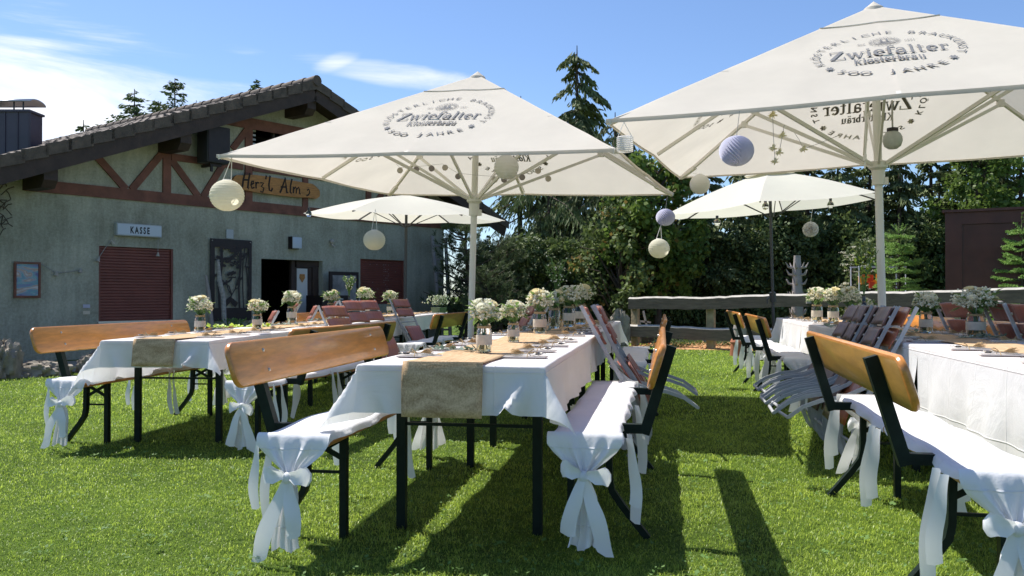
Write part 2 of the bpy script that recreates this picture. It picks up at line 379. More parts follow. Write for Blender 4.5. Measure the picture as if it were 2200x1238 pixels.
def tag(o, label=None, cat=None, group=None, kind=None):
    if label: o['label'] = label
    if cat: o['category'] = cat
    if group: o['group'] = group
    if kind: o['kind'] = kind
    return o
def thing(name, label, cat, loc=(0, 0, 0), rz=0, group=None, rot=None):
    o = bpy.data.objects.new(name, None); C.objects.link(o); o.location = loc
    o.rotation_euler = rot if rot else (0, 0, rz); o.empty_display_size = .1
    return tag(o, label, cat, group)
KIDS = {}
def copy_tree(o, label=None, loc=None, rz=None, group=None, parent=None, rot=None):
    c = o.copy(); C.objects.link(c)
    if parent: c.parent = parent
    for ch in [x for x in o.children]: copy_tree(ch, parent=c)
    if label: c['label'] = label
    if group: c['group'] = group
    if loc is not None: c.location = loc
    if rz is not None: c.rotation_euler = (0, 0, rz)
    if rot is not None: c.rotation_euler = rot
    return c
def quads_mesh(name, P, vals, mats, parent=None, nv=4, midx=None):
    """P: (n,nv,3) leaf faces; vals: per-leaf number kept as the attribute v"""
    n = len(P); me = bpy.data.meshes.new(name)
    me.vertices.add(n * nv); me.vertices.foreach_set('co', P.reshape(-1).astype(np.float32))
    me.loops.add(n * nv); me.loops.foreach_set('vertex_index', np.arange(n * nv, dtype=np.int32))
    me.polygons.add(n); me.polygons.foreach_set('loop_start', (np.arange(n) * nv).astype(np.int32))
    for m in (mats if isinstance(mats, (list, tuple)) else [mats]): me.materials.append(MATS[m])
    if midx is not None: me.polygons.foreach_set('material_index', midx.astype(np.int32))
    a = me.attributes.new('v', 'FLOAT', 'FACE'); a.data.foreach_set('value', vals.astype(np.float32))
    me.update(calc_edges=True); me.validate()
    o = bpy.data.objects.new(name, me); C.objects.link(o)
    if parent: o.parent = parent
    return o

def Fm(origin, ex, ey):                                     # matrix with local x=ex, y=ey, z=ex x ey
    ex = Vector(ex).normalized(); ey = Vector(ey); ey = (ey - ex * ey.dot(ex)).normalized(); ez = ex.cross(ey)
    m = Matrix((ex, ey, ez)).transposed().to_4x4(); m.translation = Vector(origin); return m
ORD = ['nearest', 'second', 'third', 'fourth', 'fifth', 'sixth', 'seventh', 'eighth', 'ninth', 'tenth', 'eleventh', 'twelfth', 'thirteenth',
       'fourteenth', 'fifteenth', 'sixteenth', 'seventeenth', 'eighteenth', 'nineteenth', 'twentieth']

def arc(cx, cy, rx, ry, a0, a1, n=10): return [(cx + rx * math.cos(R(a0 + (a1 - a0) * k / n)), cy + ry * math.sin(R(a0 + (a1 - a0) * k / n))) for k in range(n + 1)]
T, t_ = .125, .06
GL = {
 'Z': (.80, [([(.02, .965), (.76, .965)], t_), ([(.66, .96), (.10, .04)], .19), ([(.0, .035), (.80, .035)], t_), ([(.05, .98), (.05, .72)], t_), ([(.76, .02), (.76, .30)], t_)]),
 'w': (.98, [([(.12, .66), (.32, .0)], T), ([(.32, .02), (.47, .66)], t_), ([(.47, .66), (.67, .0)], T), ([(.67, .02), (.86, .66)], t_), ([(0, .65), (.26, .65)], t_), ([(.36, .65), (.60, .65)], t_), ([(.76, .65), (.98, .65)], t_)]),
 'i': (.36, [([(.17, 0), (.17, .68)], T), ([(.02, .035), (.34, .035)], t_), ([(.02, .65), (.17, .65)], t_), ([(.09, .88), (.25, .88)], .15)]),
 'e': (.60, [(arc(.30, .335, .22, .285, 0, 320, 16), .12), ([(.10, .36), (.54, .36)], t_), (arc(.30, .335, .20, .27, 110, 250, 8), .16)]),
 'f': (.44, [([(.18, 0), (.18, .78)], T), (arc(.34, .76, .17, .19, 180, 40, 8), .10), ([(.43, .86), (.47, .86)], .13), ([(.02, .65), (.42, .65)], t_), ([(.02, .035), (.36, .035)], t_)]),
 'a': (.64, [([(.44, .06), (.44, .50)], T), (arc(.28, .47, .18, .18, 160, 0, 8), .09), ([(.08, .50), (.16, .50)], .12), (arc(.26, .20, .18, .16, 60, 330, 12), .12), ([(.44, .04), (.62, .04)], t_)]),
 'l': (.36, [([(.17, 0), (.17, 1.0)], T), ([(.02, .035), (.34, .035)], t_), ([(.02, .965), (.17, .965)], t_)]),
 't': (.44, [([(.18, .12), (.18, .88)], T), (arc(.30, .15, .13, .12, 180, 320, 7), .09), ([(.02, .65), (.40, .65)], t_)]),
 'r': (.52, [([(.17, 0), (.17, .68)], T), ([(.02, .035), (.38, .035)], t_), ([(.02, .65), (.17, .65)], t_), (arc(.36, .48, .16, .15, 170, 70, 6), .08), ([(.40, .58), (.48, .58)], .14)]),
 'K': (.86, [([(.18, 0), (.18, 1)], T), ([(.20, .42), (.66, .96)], .075), ([(.34, .56), (.70, .03)], T), ([(.02, .035), (.34, .035)], t_), ([(.02, .965), (.34, .965)], t_), ([(.52, .965), (.80, .965)], t_), ([(.54, .035), (.86, .035)], t_)]),
 'o': (.62, [(arc(.31, .335, .21, .28, 0, 360, 18), .11), (arc(.31, .335, .21, .28, 120, 240, 8), .15), (arc(.31, .335, .21, .28, -60, 60, 8), .15)]),
 's': (.52, [(arc(.26, .49, .16, .15, 20, 250, 9) + arc(.26, .19, .17, .16, 70, -150, 9)[1:], .11), ([(.43, .48), (.43, .66)], t_), ([(.08, .02), (.08, .2)], t_)]),
 'b': (.66, [([(.17, 0), (.17, 1)], T), ([(.02, .965), (.17, .965)], t_), (arc(.36, .33, .20, .28, 140, -140, 14), .11), (arc(.36, .33, .20, .28, 50, -50, 8), .15)]),
 'u': (.70, [([(.16, .18), (.16, .66)], T), ([(.52, .0), (.52, .66)], T), (arc(.33, .2, .17, .17, 180, 330, 8), .09), ([(.02, .65), (.16, .65)], t_), ([(.38, .65), (.52, .65)], t_), ([(.52, .035), (.68, .035)], t_)]),
}
GL['ä'] = (GL['a'][0], GL['a'][1] + [([(.12, .88), (.24, .88)], .13), ([(.36, .88), (.48, .88)], .13)])
def strokes(word, x0, y0, h, sx=1.0, slant=0.0, gap=.03):
    """strokes of a slab-serif word: list of (points, width)"""
    out = []; x = 0
    for ch in word:
        w, st = GL[ch]
        for pts, sw in st: out.append(([((x + px + py * slant) * h * sx, py * h) for px, py in pts], sw * h))
        x += w + gap
    Wd = x * h * sx
    return [([(x0 - Wd / 2 + a, y0 + b) for a, b in p], w) for p, w in out], Wd
def stroke_mesh(m, sts, M, z=0.0, flip=1):
    k = 0
    for pts, w in sts:
        k += 1; n = len(pts); v = []; zz = z + k * 2e-5 * (1 if z > 0 else -1)
        closed = n > 3 and math.hypot(pts[0][0] - pts[-1][0], pts[0][1] - pts[-1][1]) < 1e-6
        for i, p in enumerate(pts):
            a = pts[max(i - 1, 0)]; b = pts[min(i + 1, n - 1)]
            if closed and i in (0, n - 1): a = pts[n - 2]; b = pts[1]
            dx, dy = b[0] - a[0], b[1] - a[1]; L = math.hypot(dx, dy) or 1
            for s in (-1, 1): v.append(M @ Vector((p[0] - dy / L * s * w / 2, p[1] + dx / L * s * w / 2, zz)))
        m.add(v, [(2 * i, 2 * i + 1, 2 * i + 3, 2 * i + 2) for i in range(n - 1)])
def text_polys(s, size, cx=0.0, cy=0.0, bold=.0, sx=1.0, align='CENTER', space=1.0):
    cu = bpy.data.curves.new('t', 'FONT'); cu.body = s; cu.size = size; cu.align_x = align; cu.align_y = 'BOTTOM_BASELINE'; cu.offset = bold; cu.space_character = space
    cu.resolution_u = 3; o = bpy.data.objects.new('t', cu); C.objects.link(o); bpy.context.view_layer.update()
    me = o.to_mesh(); v = [((p.co.x) * sx + cx, p.co.y + cy) for p in me.vertices]; f = [tuple(p.vertices) for p in me.polygons]
    o.to_mesh_clear(); bpy.data.objects.remove(o); bpy.data.curves.remove(cu); return v, f
# ================================================================ SETTING: GROUND, HOUSE, FENCE, SHED
def ground_mat():
    m = bpy.data.materials.new('lawn_base'); m.use_nodes = True; t = m.node_tree; L = t.links
    b = t.nodes['Principled BSDF']; b.inputs['Roughness'].default_value = .95; b.inputs['Specular IOR Level'].default_value = .1
    tcn = N(t, 'ShaderNodeTexCoord'); a = N(t, 'ShaderNodeTexNoise', Scale=.8, Detail=6.0); c = N(t, 'ShaderNodeTexNoise', Scale=45.0, Detail=5.0, Roughness=.8)
    for n in (a, c): L.new(tcn.outputs['Object'], n.inputs['Vector'])
    f = M_('ADD', M_('MULTIPLY', a.outputs[0], .45, tree=t), M_('MULTIPLY', c.outputs[0], .55, tree=t), tree=t)
    r = N(t, 'ShaderNodeValToRGB'); L.new(f, r.inputs[0]); e = r.color_ramp.elements
    e[0].position = .38; e[0].color = (.045, .075, .014, 1); e[1].position = .62; e[1].color = (.15, .24, .035, 1)
    L.new(r.outputs[0], b.inputs['Base Color']); bp = N(t, 'ShaderNodeBump', Strength=1.0); bp.inputs['Distance'].default_value = .03; L.new(c.outputs[0], bp.inputs['Height']); L.new(bp.outputs[0], b.inputs['Normal'])
    MATS['lawn_base'] = m
ground_mat()
mat('mulch', (.50, .27, .12), .95, var=.5, vscale=25, bump=1, bscale=60)
mat('gravel', (.34, .29, .22), .95, var=.3, vscale=15, bump=1, bscale=60)
def ramp(xs):                                              # fine cells near, coarse cells far out
    return sorted(xs)
gx = [-700, -150, -40, -20, -12, -8, -6, -4.5, -3.2, -2.6, -2.2, -2.0, -1.8, -1.6, -1.4, -1.2, -1, -.5, 0, .5, 1, 2, 3, 4, 5, 6, 8, 12, 20, 40, 150, 700]
gy = [-200, -20, -2, 0, 2, 3, 4, 5, 6, 8, 10, 12, 14, 16, 20, 26, 40, 90, 300, 1400]
V = [(x, y, gz(x, y)) for y in gy for x in gx]; nx = len(gx)
g = MB().add(V, [(j * nx + i, j * nx + i + 1, (j + 1) * nx + i + 1, (j + 1) * nx + i) for j in range(len(gy) - 1) for i in range(nx - 1)]).build('ground', 'lawn_base', None); tag(g, kind='structure')
# mulch bed before the fence and dry strip by the house
q = random.Random(2)
def sheet(name, cx, cy, a, b, ang, matn, z=.006, hump=.05, kind='structure', n=36):
    m = MB(); c, s = math.cos(ang), math.sin(ang); v = [(cx, cy, z + hump)]; rr = []
    for j in (.35, .7, .9, 1.0):
        for k in range(n):
            t = 2 * PI * k / n; w = 1 + .12 * math.sin(3 * t + 1) + .06 * math.sin(7 * t); x, y = a * j * w * math.cos(t), b * j * w * math.sin(t)
            v.append((cx + x * c - y * s, cy + x * s + y * c, gz(cx, cy) + z + hump * (1 - j * j)))
    f = [(0, 1 + k, 1 + (k + 1) % n) for k in range(n)] + [(1 + j * n + k, 1 + j * n + (k + 1) % n, 1 + (j + 1) * n + (k + 1) % n, 1 + (j + 1) * n + k) for j in range(3) for k in range(n)]
    return tag(m.add(v, f).build(name, matn, None), kind=kind)
sheet('mulch_bed', 5.3, 18.2, 2.9, 1.15, R(-4), 'mulch', .006, .08)
sheet('gravel_path', 4.0, 21.5, 6.5, 1.6, R(-3), 'gravel', .01, .02)
sheet('gravel_strip', -6.6, 14.0, 4.2, 1.1, R(50), 'gravel', .012, .03)
m = MB()
for k in range(1300):
    a = q.uniform(0, 2 * PI); r = math.sqrt(q.random()); x = 5.3 + 2.9 * r * math.cos(a) ; y = 18.2 + 1.1 * r * math.sin(a) - (x - 5.3) * .06
    d = Vector((q.uniform(-1, 1), q.uniform(-1, 1), q.uniform(-.2, .5))).normalized() * q.uniform(.02, .05); s = d.cross(Vector((0, 0, 1))).normalized() * .012; p = Vector((x, y, .035 + .07 * (1 - r * r)))
    m.add([p - d - s, p + d - s, p + d + s, p - d + s], [(0, 1, 2, 3)])
tag(m.build('bark_chips', 'mulch', None, smooth=False), 'orange brown bark chips on the bed before the fence', 'bark chips', kind='stuff')

# ---- house: local x along the gable wall (away to the right), local y into the house, z up
D_ = Vector((.606, .795, 0)).normalized(); P0 = Vector((-7.93, 14.5, -.03))
hrz = math.atan2(D_.y, D_.x)
house = thing('mountain_hut', 'grey-green stucco hut with dark gabled tile roof and red timber framing', 'house', P0, hrz)
Hm = Matrix.Translation(P0) @ Matrix.Rotation(hrz, 4, 'Z'); Hi = Hm.inverted()
def wx(px, off=0.0):                                        # wall coordinate where the sight line of column px meets the wall (off: out from the wall)
    k = (px - X0_) / F_; a = P0 + (Hm.to_3x3() @ Vector((0, -off, 0)))
    return (k * a.y - a.x) / (D_.x - k * D_.y)
def wp(px, py, off=0.0):
    s = wx(px, off); p = Hm @ Vector((s, -off, 0)); return Vector((s, -off, H_ + (Y0_ - py) / F_ * p.y - P0.z))
XL, XR = -3.2, 10.2; RX = 5.33; PEAK = 5.52; SL = .385; OV = .8; DEEP = 9
def roofz(x): return PEAK - .12 - SL * abs(x - RX)           # under side of tiles
# wall with openings
sh1 = (wp(212, 528), wp(372, 687)); sh2 = (wp(774, 556), wp(868, 668)); dr = (wp(561, 557), wp(693, 560)); uw = (wp(541, 275), wp(612, 345))
def opening(a, b): return (a[0], b[0], b[1], a[1])
ops = [(sh1[0].x, sh1[1].x, sh1[1].z, sh1[0].z), (dr[0].x, dr[1].x, 0, (dr[0].z + dr[1].z) / 2), (sh2[0].x, sh2[1].x, .9, sh2[0].z), (wx(540), wx(640), wp(590, 330).z, wp(560, 272).z)]
xs = sorted({XL, XR, RX} | {o[0] for o in ops} | {o[1] for o in ops}); w = MB()
def wallrect(x0, x1, z0, z1):
    zt0 = min(z1, roofz(x0)) if z1 > 90 else z1; 
    w.add([(x0, 0, z0), (x1, 0, z0), (x1, 0, roofz(x1) if z1 > 90 else z1), (x0, 0, roofz(x0) if z1 > 90 else z1)], [(0, 1, 2, 3)])
for x0, x1 in zip(xs, xs[1:]):
    o = [p for p in ops if p[0] <= x0 + 1e-6 and p[1] >= x1 - 1e-6]; z = -.3
    for p in sorted(o, key=lambda p: p[2]):
        if p[2] > z: wallrect(x0, x1, z, p[2])
        z = p[3]
    wallrect(x0, x1, z, 99)
for (a, b, z0, z1) in ops:                                    # reveals
    dp = .22
    w.add([(a, 0, z0), (a, dp, z0), (a, dp, z1), (a, 0, z1)], [(0, 1, 2, 3)]); w.add([(b, 0, z0), (b, dp, z0), (b, dp, z1), (b, 0, z1)], [(0, 1, 2, 3)])
    w.add([(a, 0, z1), (b, 0, z1), (b, dp, z1), (a, dp, z1)], [(0, 1, 2, 3)]); w.add([(a, 0, z0), (b, 0, z0), (b, dp, z0), (a, dp, z0)], [(0, 1, 2, 3)])
w.add([(XR, 0, -.3), (XR, DEEP, -.3), (XR, DEEP, roofz(XR)), (XR, 0, roofz(XR))], [(0, 1, 2, 3)])
w.add([(XL, 0, -.3), (XL, DEEP, -.3), (XL, DEEP, roofz(XL)), (XL, 0, roofz(XL))], [(0, 1, 2, 3)])
w.add([(XL, DEEP, -.3), (XR, DEEP, -.3), (XR, DEEP, roofz(XR)), (RX, DEEP, roofz(RX)), (XL, DEEP, roofz(XL))], [(0, 1, 2, 3, 4)])
w.build('wall', 'stucco', house, smooth=False)
# dark interior room behind the doorway and the upper window
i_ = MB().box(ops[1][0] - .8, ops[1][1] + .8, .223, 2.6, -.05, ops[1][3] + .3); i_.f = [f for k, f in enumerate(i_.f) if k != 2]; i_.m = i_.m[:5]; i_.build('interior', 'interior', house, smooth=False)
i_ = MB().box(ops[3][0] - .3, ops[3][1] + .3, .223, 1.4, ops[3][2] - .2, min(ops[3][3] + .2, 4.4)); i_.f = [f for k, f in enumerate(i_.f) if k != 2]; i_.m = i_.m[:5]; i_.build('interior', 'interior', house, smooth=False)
# roof
rf = MB(); EX0, EX1 = XL - 1.0, 11.75
th = .10
for a, b in ((EX0, RX), (RX, EX1)):
    za, zb = PEAK - SL * abs(a - RX), PEAK - SL * abs(b - RX)
    v = [(a, -OV, za - th), (b, -OV, zb - th), (b, DEEP + .6, zb - th), (a, DEEP + .6, za - th), (a, -OV, za - .02), (b, -OV, zb - .02), (b, DEEP + .6, zb - .02), (a, DEEP + .6, za - .02)]
    rf.add(v, [(0, 1, 2, 3), (7, 6, 5, 4), (0, 4, 5, 1), (2, 6, 7, 3), (0, 3, 7, 4), (1, 2, 6, 5)])
roof = rf.build('roof', 'dark_wood', house, smooth=False)
tl = MB(); q = random.Random(5); cw = .36
import itertools
for sgn, xe in ((-1, EX0), (1, EX1)):
    n = int(abs(xe - RX) / cw)
    for i in range(n + 1):
        x1 = RX + sgn * i * cw; x2 = RX + sgn * (i + 1) * cw * 1.0 + sgn * .05
        z1 = PEAK - SL * abs(x1 - RX); z2 = PEAK - SL * abs(x2 - RX); lift = .032
        S = 3 if i < 60 else 3; ys = np.arange(-OV - .03, DEEP + .6, .30)
        for j, y in enumerate(ys):
            if j > 10 and sgn > 0: continue
            dz = q.uniform(-.006, .006); v = []
            for k in range(5):
                yy = y + .30 * k / 4; hz = .022 * (math.sin(PI * k / 4)) ; v += [(x1, yy, z1 + .005 + hz + dz), (x2, yy, z2 + lift + hz + dz), (x2, yy, z2 + .0 + dz)]
            tl.add(v, [f for k in range(4) for f in ((3 * k, 3 * k + 1, 3 * k + 4, 3 * k + 3), (3 * k + 1, 3 * k + 2, 3 * k + 5, 3 * k + 4))])
        # verge tile hanging over the barge board
        dz = q.uniform(-.008, .008); v = [(x1, -OV - .035, z1 + .03 + dz), (x2, -OV - .035, z2 + .05 + dz), (x2, -OV - .035, z2 - .13 + dz), (x1, -OV - .035, z1 - .165 + dz)]
        v += [(a, b + .03, c) for a, b, c in v]; tl.add(v, [(0, 1, 2, 3), (7, 6, 5, 4), (0, 4, 5, 1), (1, 5, 6, 2), (2, 6, 7, 3), (3, 7, 4, 0)])
for j in range(26):                                           # ridge caps
    y = -OV - .06 + j * .36; r = .10
    tl.tube([(RX, y, PEAK + .02), (RX, y + .38, PEAK + .005)], [r + .012, r], 12)
tl.build('roof_tiles', 'roof_tile', roof, ang=50)
for sgn, xe in ((-1, EX0), (1, EX1)):
    a = (RX, -OV + .02, PEAK - .26); b = (xe, -OV + .02, PEAK - .26 - SL * abs(xe - RX)); MB().bar(a, b, .045, .26).build('barge_board', 'dark_wood', house)
# purlins
for x, zz in ((wx(350, .0) , None), (wx(62, 0), None), (RX - .05, None), (2 * RX - wx(350), None), (XR, None)):
    z = roofz(x) - .14; ln = .74
    MB().prism([(-ln, -.26), (-ln + .10, -.38), (.05, -.38), (.05, .12), (-ln, .12)], Matrix(((0, 0, 1, x), (1, 0, 0, 0), (0, 1, 0, z - .02), (0, 0, 0, 1))), -.11, .11).build('purlin', 'dark_wood', house)
for k in range(4):                                            # rafters under the overhang, near the ridge
    pass
# red timber framing, laid 30 mm proud of the stucco
def timber(p, q_, wdt=.17, dep=.03, nm='timber_beam'):
    a = Vector((p.x, -.022, p.z)); b = Vector((q_.x, -.022, q_.z)); MB().bar(a, b, dep + rnd.uniform(0, .008), wdt, up=(0, 0, 1) if abs((b - a).normalized().z) < .9 else (1, 0, 0)).build(nm, 'red_timber', house)
zb = (wp(60, 403).z + wp(955, 480).z) / 2; B = lambda px, z: Vector((wx(px), 0, z))
timber(B(51, zb), B(957, zb), .20)
TPx = [(200, 330, 268, 404), (355, 318, 280, 408), (367, 345, 424, 425), (478, 352, 434, 424)]
for (x0, y0, x1, y1) in TPx: 
    a, b = wp(x0, y0), wp(x1, y1); b.z = zb + .09; timber(a, b, .13)
timber(Vector((wx(356), 0, zb + .1)), Vector((wx(356), 0, wp(356, 315).z)), .16)
zmid = wp(395, 341).z; timber(B(366, zmid), B(520, zmid), .13); 
timber(Vector((wx(532), 0, zb + .1)), Vector((wx(532), 0, wp(532, 268).z)), .17)
timber(Vector((wx(654), 0, zb + .1)), Vector((wx(654), 0, wp(654, 380).z)), .14)
zt = wp(535, 265).z; timber(B(472, zt), B(760, zt), .22); timber(wp(497, 320), wp(533, 272), .13)
z2 = wp(600, 368).z; timber(B(541, z2), B(900, z2), .15)
xm = 2 * RX; 
for (x0, y0, x1, y1) in TPx[:3]:
    a, b = wp(x0, y0), wp(x1, y1); a.x = xm - a.x; b.x = xm - b.x; b.z = zb + .09; timber(a, b, .13)
timber(Vector((xm - wx(356), 0, zb + .1)), Vector((xm - wx(356), 0, wp(356, 315).z)), .16)
timber(Vector((wx(790), 0, zb + .1)), Vector((wx(790), 0, z2 + .5)), .15)
# door lintel frame, upper window
o = ops[3]; wn = MB(); 
for a in (o[0] + .03, (o[0] + o[1]) / 2, o[1] - .03): wn.box(a - .03, a + .03, .06, .12, o[2], o[3])
wn.box(o[0], o[1], .06, .12, o[3] - .06, o[3]).build('window_frame', 'dark_wood', house)
s_ = MB()
for k in range(7): s_.box(o[0] + .06, (o[0] + o[1]) / 2 - .4, .13, .15, o[2] + .05 + k * .09, o[2] + .09 + k * .09)
s_.build('blind', 'louver', house, smooth=False)
# brown roller shutters
for (x0, x1, z0, z1), holes in ((ops[0], 0), (ops[2], 1)):
    m = MB(); n = int((z1 - z0) / .052)
    for k in range(n):
        a = z0 + .02 + k * .052; m.add([(x0, .06, a), (x1, .06, a), (x1, .046, a + .010), (x0, .046, a + .010), (x0, .046, a + .040), (x1, .046, a + .040), (x1, .06, a + .052), (x0, .06, a + .052)], [(0, 1, 2, 3), (3, 2, 5, 4), (4, 5, 6, 7)])
    m.box(x0, x1, .062, .08, z0, z1)
    if holes:
        q = random.Random(3)
        for k in range(60):
            a = x0 + .1 + q.random() * (x1 - x0 - .2); r = q.randint(2, n - 3)
            if k > 12: a = x0 + (x1 - x0) * .55 + (k % 4) * .05
            m.box(a, a + .022, .0425, .0455, z0 + .02 + r * .052 + .018, z0 + .02 + r * .052 + .026, 1)
    sh = m.build('roller_shutter', ['shutter', 'louver'], house, smooth=False)
    MB().box(x0, x0 + .035, .01, .058, z0, z1).build('guide_rail', 'shutter', sh); MB().box(x1 - .035, x1, .01, .058, z0, z1).build('guide_rail', 'shutter', sh)
    if not holes: MB().box(x0 - .03, x1 + .03, -.05, .05, z0 - .04, z0 - .002).build('window_sill', 'zinc', house)
# inner door in the doorway: dark frame, white panel with a small shield
x0, x1, z0, z1 = ops[1]; fx = wx(634)
MB().box(fx, fx + .09, .12, .2, 0, z1 - .002).box(wx(640) + .06, x1, .12, .2, z1 - .14, z1 - .002).box(wx(679) , wx(679) + .16, .11, .19, 0, z1 - .145).build('door_frame', 'dark_wood', house)
dl = MB().box(fx + .10, wx(679) - .01, .14, .18, 0, z1 - .145).build('door_leaf', 'dark_wood', house)
MB().box(wx(646), wx(668), .118, .135, .1, wp(655, 577).z).build('white_panel', 'paper_white', dl)
sp = wp(656, 597); MB().prism([(-.06, .08), (.06, .08), (.07, .0), (.0, -.1), (-.07, 0)], Fm((sp.x, .105, sp.z), (1, 0, 0), (0, 0, 1)), -.01, .01).build('shield', 'sign_wood', dl)
# chimney with hood
ch = thing('chimney', 'metal-clad dark chimney with pale rain hood behind the roof at the left', 'chimney', (0, 0, 0)); Yc = 15.6
c0 = at(-60, 325, Yc); c1 = at(60, 240, Yc); z0, z1 = c0.z - .6, c1.z; x0, x1 = c0.x, c1.x
m = MB().box(x0, x1, Yc, Yc + .45, z0, z1); 
m.build('shaft', 'slate_cladding', ch); m = MB()
for k in range(5): m.box(x0 + (x1 - x0) * k / 4.4 - .008 + .12, x0 + (x1 - x0) * k / 4.4 + .008 + .12, Yc - .018, Yc - .002, z0, z1 - .01)
m.build('standing_seams', 'slate_cladding', ch); m = MB()
MB().box(x0 - .03, x1 + .03, Yc - .035, Yc + .48, z1 + .001, z1 + .04).build('top_plate', 'slate_cladding', ch)
m = MB()
for x in (x0 + .1, x0 + .7, x1 - .12): MB().bar((x, Yc + .04, z1 + .04), (x, Yc + .04, z1 + .19), .02, .02).build('hood_post', 'dark_pole', ch)
MB().grid(lambda u, v: (x0 - .05 + (x1 - x0 + .1) * u, Yc + .22 - .26 * math.cos(PI * v), z1 + .18 + .07 * math.sin(PI * v)), 2, 12).build('rain_hood', 'zinc', ch, solid=.02)
ch.matrix_world = Matrix.Identity(4)

# ---------------------------------------------------------------- things fixed to or leaning on the wall
def wall_thing(name, label, cat, p, off=.0, group=None):
    return thing(name, label, cat, Hm @ Vector((p.x, -off, p.z)), hrz, group)
# 'Herz'l Alm' board: long rounded plank with carved letters
p = wp(597, 401, .09); t = wall_thing('carved_sign', 'long rounded wooden sign reading Herz\'l Alm above the shutters', 'sign', p, .075)
L = wx(687, .09) - wx(500, .09); hh = .34; pl = []
for k in range(40):
    a = 2 * PI * k / 40; e = abs(math.cos(a)) ** .35 * math.copysign(1, math.cos(a)); f = abs(math.sin(a)) ** .7 * math.copysign(1, math.sin(a)); pl.append((e * L / 2, f * hh / 2 * (1 + .08 * math.sin(k * 1.3)) + .05 * math.cos(a) ** 2 * (-1 if math.cos(a) > 0 else -.2)))
MB().prism(pl, Fm((0, 0, 0), (1, 0, 0), (0, 0, 1)), -.03, .03).build('plank', 'sign_wood', t)
def script(strs, x0, y0, s): return [([(x0 + a * s, y0 + b * s) for a, b in pts], w * s) for pts, w in strs]
SG = script([([(.25, 1.0), (.12, .5), (.05, 0)], .09), ([(.62, 1.0), (.52, .5), (.46, .02), (.55, 0)], .09), ([(.1, .5), (.56, .55)], .08),
     ([(.72, .28), (.92, .36), (.9, .5), (.78, .48), (.7, .25), (.78, .03), (.98, .12)], .075), ([(1.08, .48), (1.1, .05)], .08), ([(1.09, .3), (1.2, .46), (1.34, .42)], .075),
     ([(1.42, .46), (1.68, .46), (1.5, .22), (1.7, .14), (1.62, -.14), (1.42, -.1)], .075), ([(1.9, .98), (1.85, .72)], .08), ([(2.2, 1.0), (2.1, .4), (2.14, .04), (2.28, .0), (2.4, .2)], .085),
     ([(2.98, -.05), (3.1, .15), (3.45, 1.0), (3.5, .4), (3.56, 0), (3.68, .05)], .09), ([(3.05, .35), (3.55, .38)], .075), ([(3.98, .98), (3.86, .5), (3.84, .06), (3.96, 0)], .085),
     ([(4.12, .46), (4.1, .02)], .08), ([(4.12, .3), (4.3, .46), (4.36, .3), (4.34, .02)], .075), ([(4.36, .3), (4.54, .46), (4.62, .3), (4.6, .06), (4.72, .04)], .075),
     ([(5.25, .32), (5.42, .42), (5.5, .2), (5.35, .0), (5.2, -.02)], .07)], -L / 2 + .20, -.11, (L - .45) / 5.5 * .98)
SG = [(p_, w_ * 1.55) for p_, w_ in SG]
m = MB(); stroke_mesh(m, SG, Fm((0, -.032, 0), (1, 0, 0), (0, 0, 1)), .0005); m.build('carved_letters', 'ink_brown', t, smooth=False)
for a in (-L / 2 + .5, L / 2 - .5): pass
# KASSE light box
p = wp(300, 495, .1); Lk = wx(347, .1) - wx(253, .1); t = wall_thing('kasse_sign', 'white light box sign reading KASSE over the shutter', 'sign', p, .06)
MB().box(-Lk / 2, Lk / 2, -.045, .055, -.095, .095).build('box', 'sign_white', t)
MB().box(-Lk / 2 - .012, Lk / 2 + .012, -.03, .058, .096, .11).box(-Lk / 2 - .012, Lk / 2 + .012, -.03, .058, -.11, -.096).box(-Lk / 2 - .013, -Lk / 2 - .001, -.03, .058, -.11, .11).box(Lk / 2 + .001, Lk / 2 + .013, -.03, .058, -.11, .11).build('casing', 'louver', t)
v, f = text_polys('KASSE', .165, 0, -.058, .006, .62, space=1.45); MB().add([(a, -.0465, b) for a, b in v], f).build('letters', 'black_ink', t, smooth=False)
# black laser-cut forest panel
a, b = wp(452, 512, .06), wp(541, 690, .06); wd, ht = b.x - a.x, a.z - wp(452, 690, .06).z
t = wall_thing('cut_metal_panel', 'tall black metal panel with cut-out trees and stag beside the doorway', 'wall panel', Vector((a.x, 0, a.z - ht)), .05)
m = MB().box(0, wd, -.006, .006, ht - .16, ht).box(0, wd, -.006, .006, 0, .25).box(0, .10, -.0055, .0055, .25, ht - .16).box(wd - .07, wd, -.0055, .0055, .25, ht - .16)
q = random.Random(8); St = []
for x, w0 in ((.22, .06), (.70, .045), (.80, .03), (.88, .03)):
    px = x * wd; St.append(([(px, .2), (px + q.uniform(-.03, .03), ht * .4), (px + q.uniform(-.05, .05), ht * .7), (px + .03, ht - .1)], w0))
for k in range(38):
    x = q.choice((.2, .25, .7, .82, .5)) * wd + q.uniform(-.12, .12); z = q.uniform(ht * .45, ht * .93); n = q.randint(3, 5); pts = [(x, z)]
    for i in range(n): pts.append((pts[-1][0] + q.uniform(-.03, .09) * (1 if x < wd / 2 else -1), pts[-1][1] + q.uniform(-.05, .03)))
    St.append((pts, q.uniform(.025, .06)))
St += [([(.30, .75), (.42, .68), (.48, .52), (.44, .36)], .03), ([(.48, .5), (.56, .62), (.62, .80)], .022), ([(.48, .5), (.40, .62), (.36, .8)], .022), ([(.3 * 1, .3), (.45, .42), (.6, .3)], .12), ([(.62, .8), (.66, .9)], .018), ([(.56, .62), (.66, .66)], .018)]
St = [([(min(max(x, .06), wd - .05), min(z, ht - .08)) for x, z in p_], w_) for p_, w_ in St]
stroke_mesh(m, St, Fm((0, -.007, 0), (1, 0, 0), (0, 0, 1)), .0004); m.build('panel', 'black_metal', t, smooth=False)
m = MB()
for x in (.04, wd - .04): m.ball((x, -.012, ht - .04), .012, 5)
